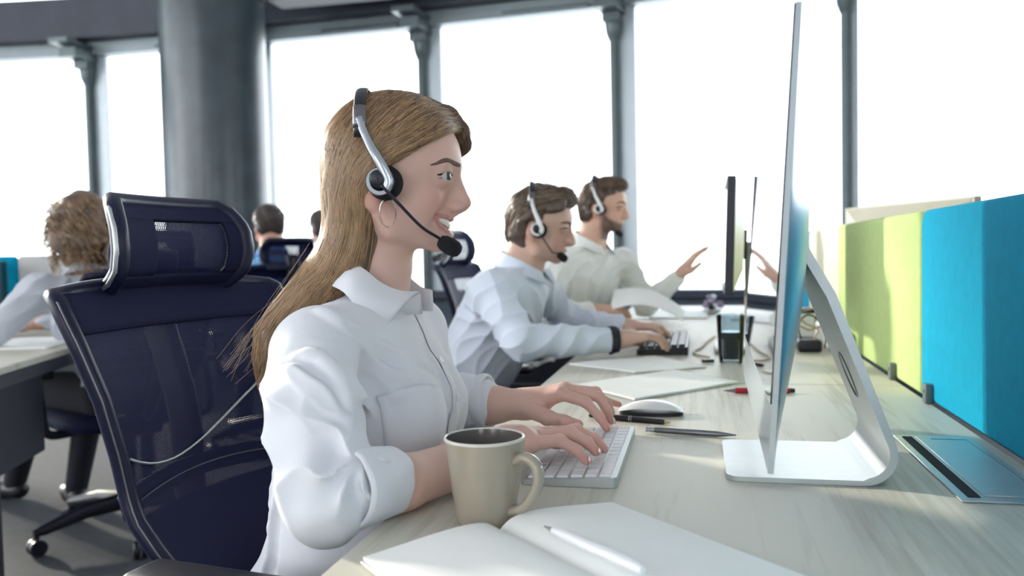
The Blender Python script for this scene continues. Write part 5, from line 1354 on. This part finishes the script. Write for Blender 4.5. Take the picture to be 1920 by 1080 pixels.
cap_hair(f3, .0045, (.075, .046, .032), .052, .35, .0045, .016, -.060, 4, m3, 1.02, ((.04, .024, .016), (.26, .16, .10)))
headset(f3, 'pale headset on the bearded man raising his hand', hw=.083, top=.140, mic=(.085, -.042, -.092), silver=M['whiteplastic'])
# page in his hand
def pg(u, v):
    return Vector((-.325 + .27 * u, 3.150 + .16 * v - .02 * u, .800 + .035 * math.sin(u * 2.6) - .060 * u * u + .07 * v * (1 - .55 * u)))
tag(MB().grid(pg, 16, 8).build('paper_sheet', M['paper'], None, ang=180, solid=.0008), 'curved white page held by the bearded man', 'paper')

# curly haired person at left, seen from behind
f4 = Frame((-2.175, 2.66, 1.120), 148, 6, 0, 1.0)
m4, B4, S4 = seated('person with curly light brown hair and pale grey shirt leaning on the left table', (-2.10, 2.72), f4,
    dict(neck=(-2.155, 2.640, .985), RS=(-2.085, 2.805, .925), LS=(-2.225, 2.485, .925), RE=(-2.33, 2.93, .79), LE=(-2.275, 2.345, .795), RW=(-2.50, 2.80, .79), LW=(-2.50, 2.36, .785), pel=(-2.04, 2.70, .56)),
    SHIRTG, (0.55, 0.34, 0.26), (.115, .165), h=.006, brows=False, hands=(((-2.50, 2.80, .785), (-.9, -.2, 0), (0, 0, 1), .95, .3, 1), ((-2.50, 2.36, .780), (-.9, .2, 0), (0, 0, 1), .95, .3, -1)),
    feet=(((-2.42, 2.98, .54), (-2.56, 3.02, 0)), ((-2.52, 2.78, .54), (-2.90, 3.06, 0))))
CF4 = Field(f4.H - [.22, .22, .24], f4.H + [.22, .22, .22], .006)
CF4.ell(f4(-.005, 0, .045), (.118, .118, .105), .02, 'add', f4.A); CF4.ell(f4(-.040, 0, -.045), (.085, .115, .095), .04, 'add', f4.A)
CF4.carve(lambda X, Y, Z: (.062 + .9 * np.maximum(Z - f4.H[2] - .06, 0)) - ((X - f4.H[0]) * f4.A[0, 0] + (Y - f4.H[1]) * f4.A[1, 0] + (Z - f4.H[2]) * f4.A[2, 0]), CF4.lo - 1, CF4.lo + 2, .02)
CF4.disp(lambda X, Y, Z: .009 * noise3((X, Y, Z * .7), 9, 14, 60, 130), CF4.lo - 1, CF4.lo + 2)
fmesh('hair', CF4, HAIR, m4, lambda P: np.array((.14, .085, .055)) * (1 + .5 * noise3(P.T, 4, 8, 60, 140))[:, None].clip(.4, 2.2), 1)
curl = MB(); cc_ = []
for i in range(420):
    th = rng.uniform(0, 2 * math.pi); 
    if abs((th + math.pi) % (2 * math.pi) - math.pi) < .7: th += math.pi
    z0 = .12 - .20 * rng.random(); top = np.array((.10 * math.cos(th), .105 * math.sin(th), z0)); base = CF4.project(np.array([f4(top)]), .003)[0]; L_ = .05 + .06 * rng.random(); ph = rng.random() * 6.28; pts = []
    out = np.array((base[0] - f4.H[0], base[1] - f4.H[1], 0)); out /= np.linalg.norm(out) + 1e-6; sd = np.array((-out[1], out[0], 0)); A_ = .006 + .005 * rng.random(); fq = 9 + 5 * rng.random()
    for j in range(14):
        s = j / 13; pts.append(base + np.array((0, 0, -L_ * s)) + out * (A_ * math.cos(ph + fq * s) + .012 * s) + sd * A_ * math.sin(ph + fq * s))
    curl.tube(pts, [.0022 * (1 - .6 * j / 13) for j in range(14)], 4, cap=False); cc_ += [.3 + .9 * rng.random()] * (14 * 4)
o = curl.build('curls', HAIR, m4, ang=180); set_col(o.data, np.array((.46, .30, .17)) * np.array(cc_)[:len(o.data.vertices), None])

# person in sky blue shirt, further back, and one more beyond
f5 = Frame((-2.282, 4.215, 1.188), 128, 4, 0, 1.0)
m5, B5, S5 = seated('person with short dark hair in a sky blue shirt, seen from behind', (-2.27, 4.2), f5,
    dict(neck=(-2.262, 4.205, 1.045), RS=(-2.115, 4.300, .955), LS=(-2.395, 4.085, .955), RE=(-2.20, 4.46, .79), LE=(-2.58, 4.17, .79), RW=(-2.42, 4.50, .79), LW=(-2.62, 4.36, .79), pel=(-2.20, 4.13, .56)),
    SHIRTS, (0.60, 0.34, 0.24), (.12, .185), h=.0065, brows=False, hands=(), feet=(((-2.38, 4.50, .54), (-2.45, 4.60, 0)), ((-2.52, 4.36, .54), (-2.62, 4.46, 0))))
cap_hair(f5, .006, (.045, .030, .028), .046, .45, .003, .008, -.070, 6, m5, 1.02, ((.02, .014, .014), (.12, .085, .06)), 400)
c6 = copy_tree(m5); c6.location = (c6.location.x + .03, c6.location.y + .62, 0); c6['label'] = 'person almost hidden behind the long hair of the smiling woman'
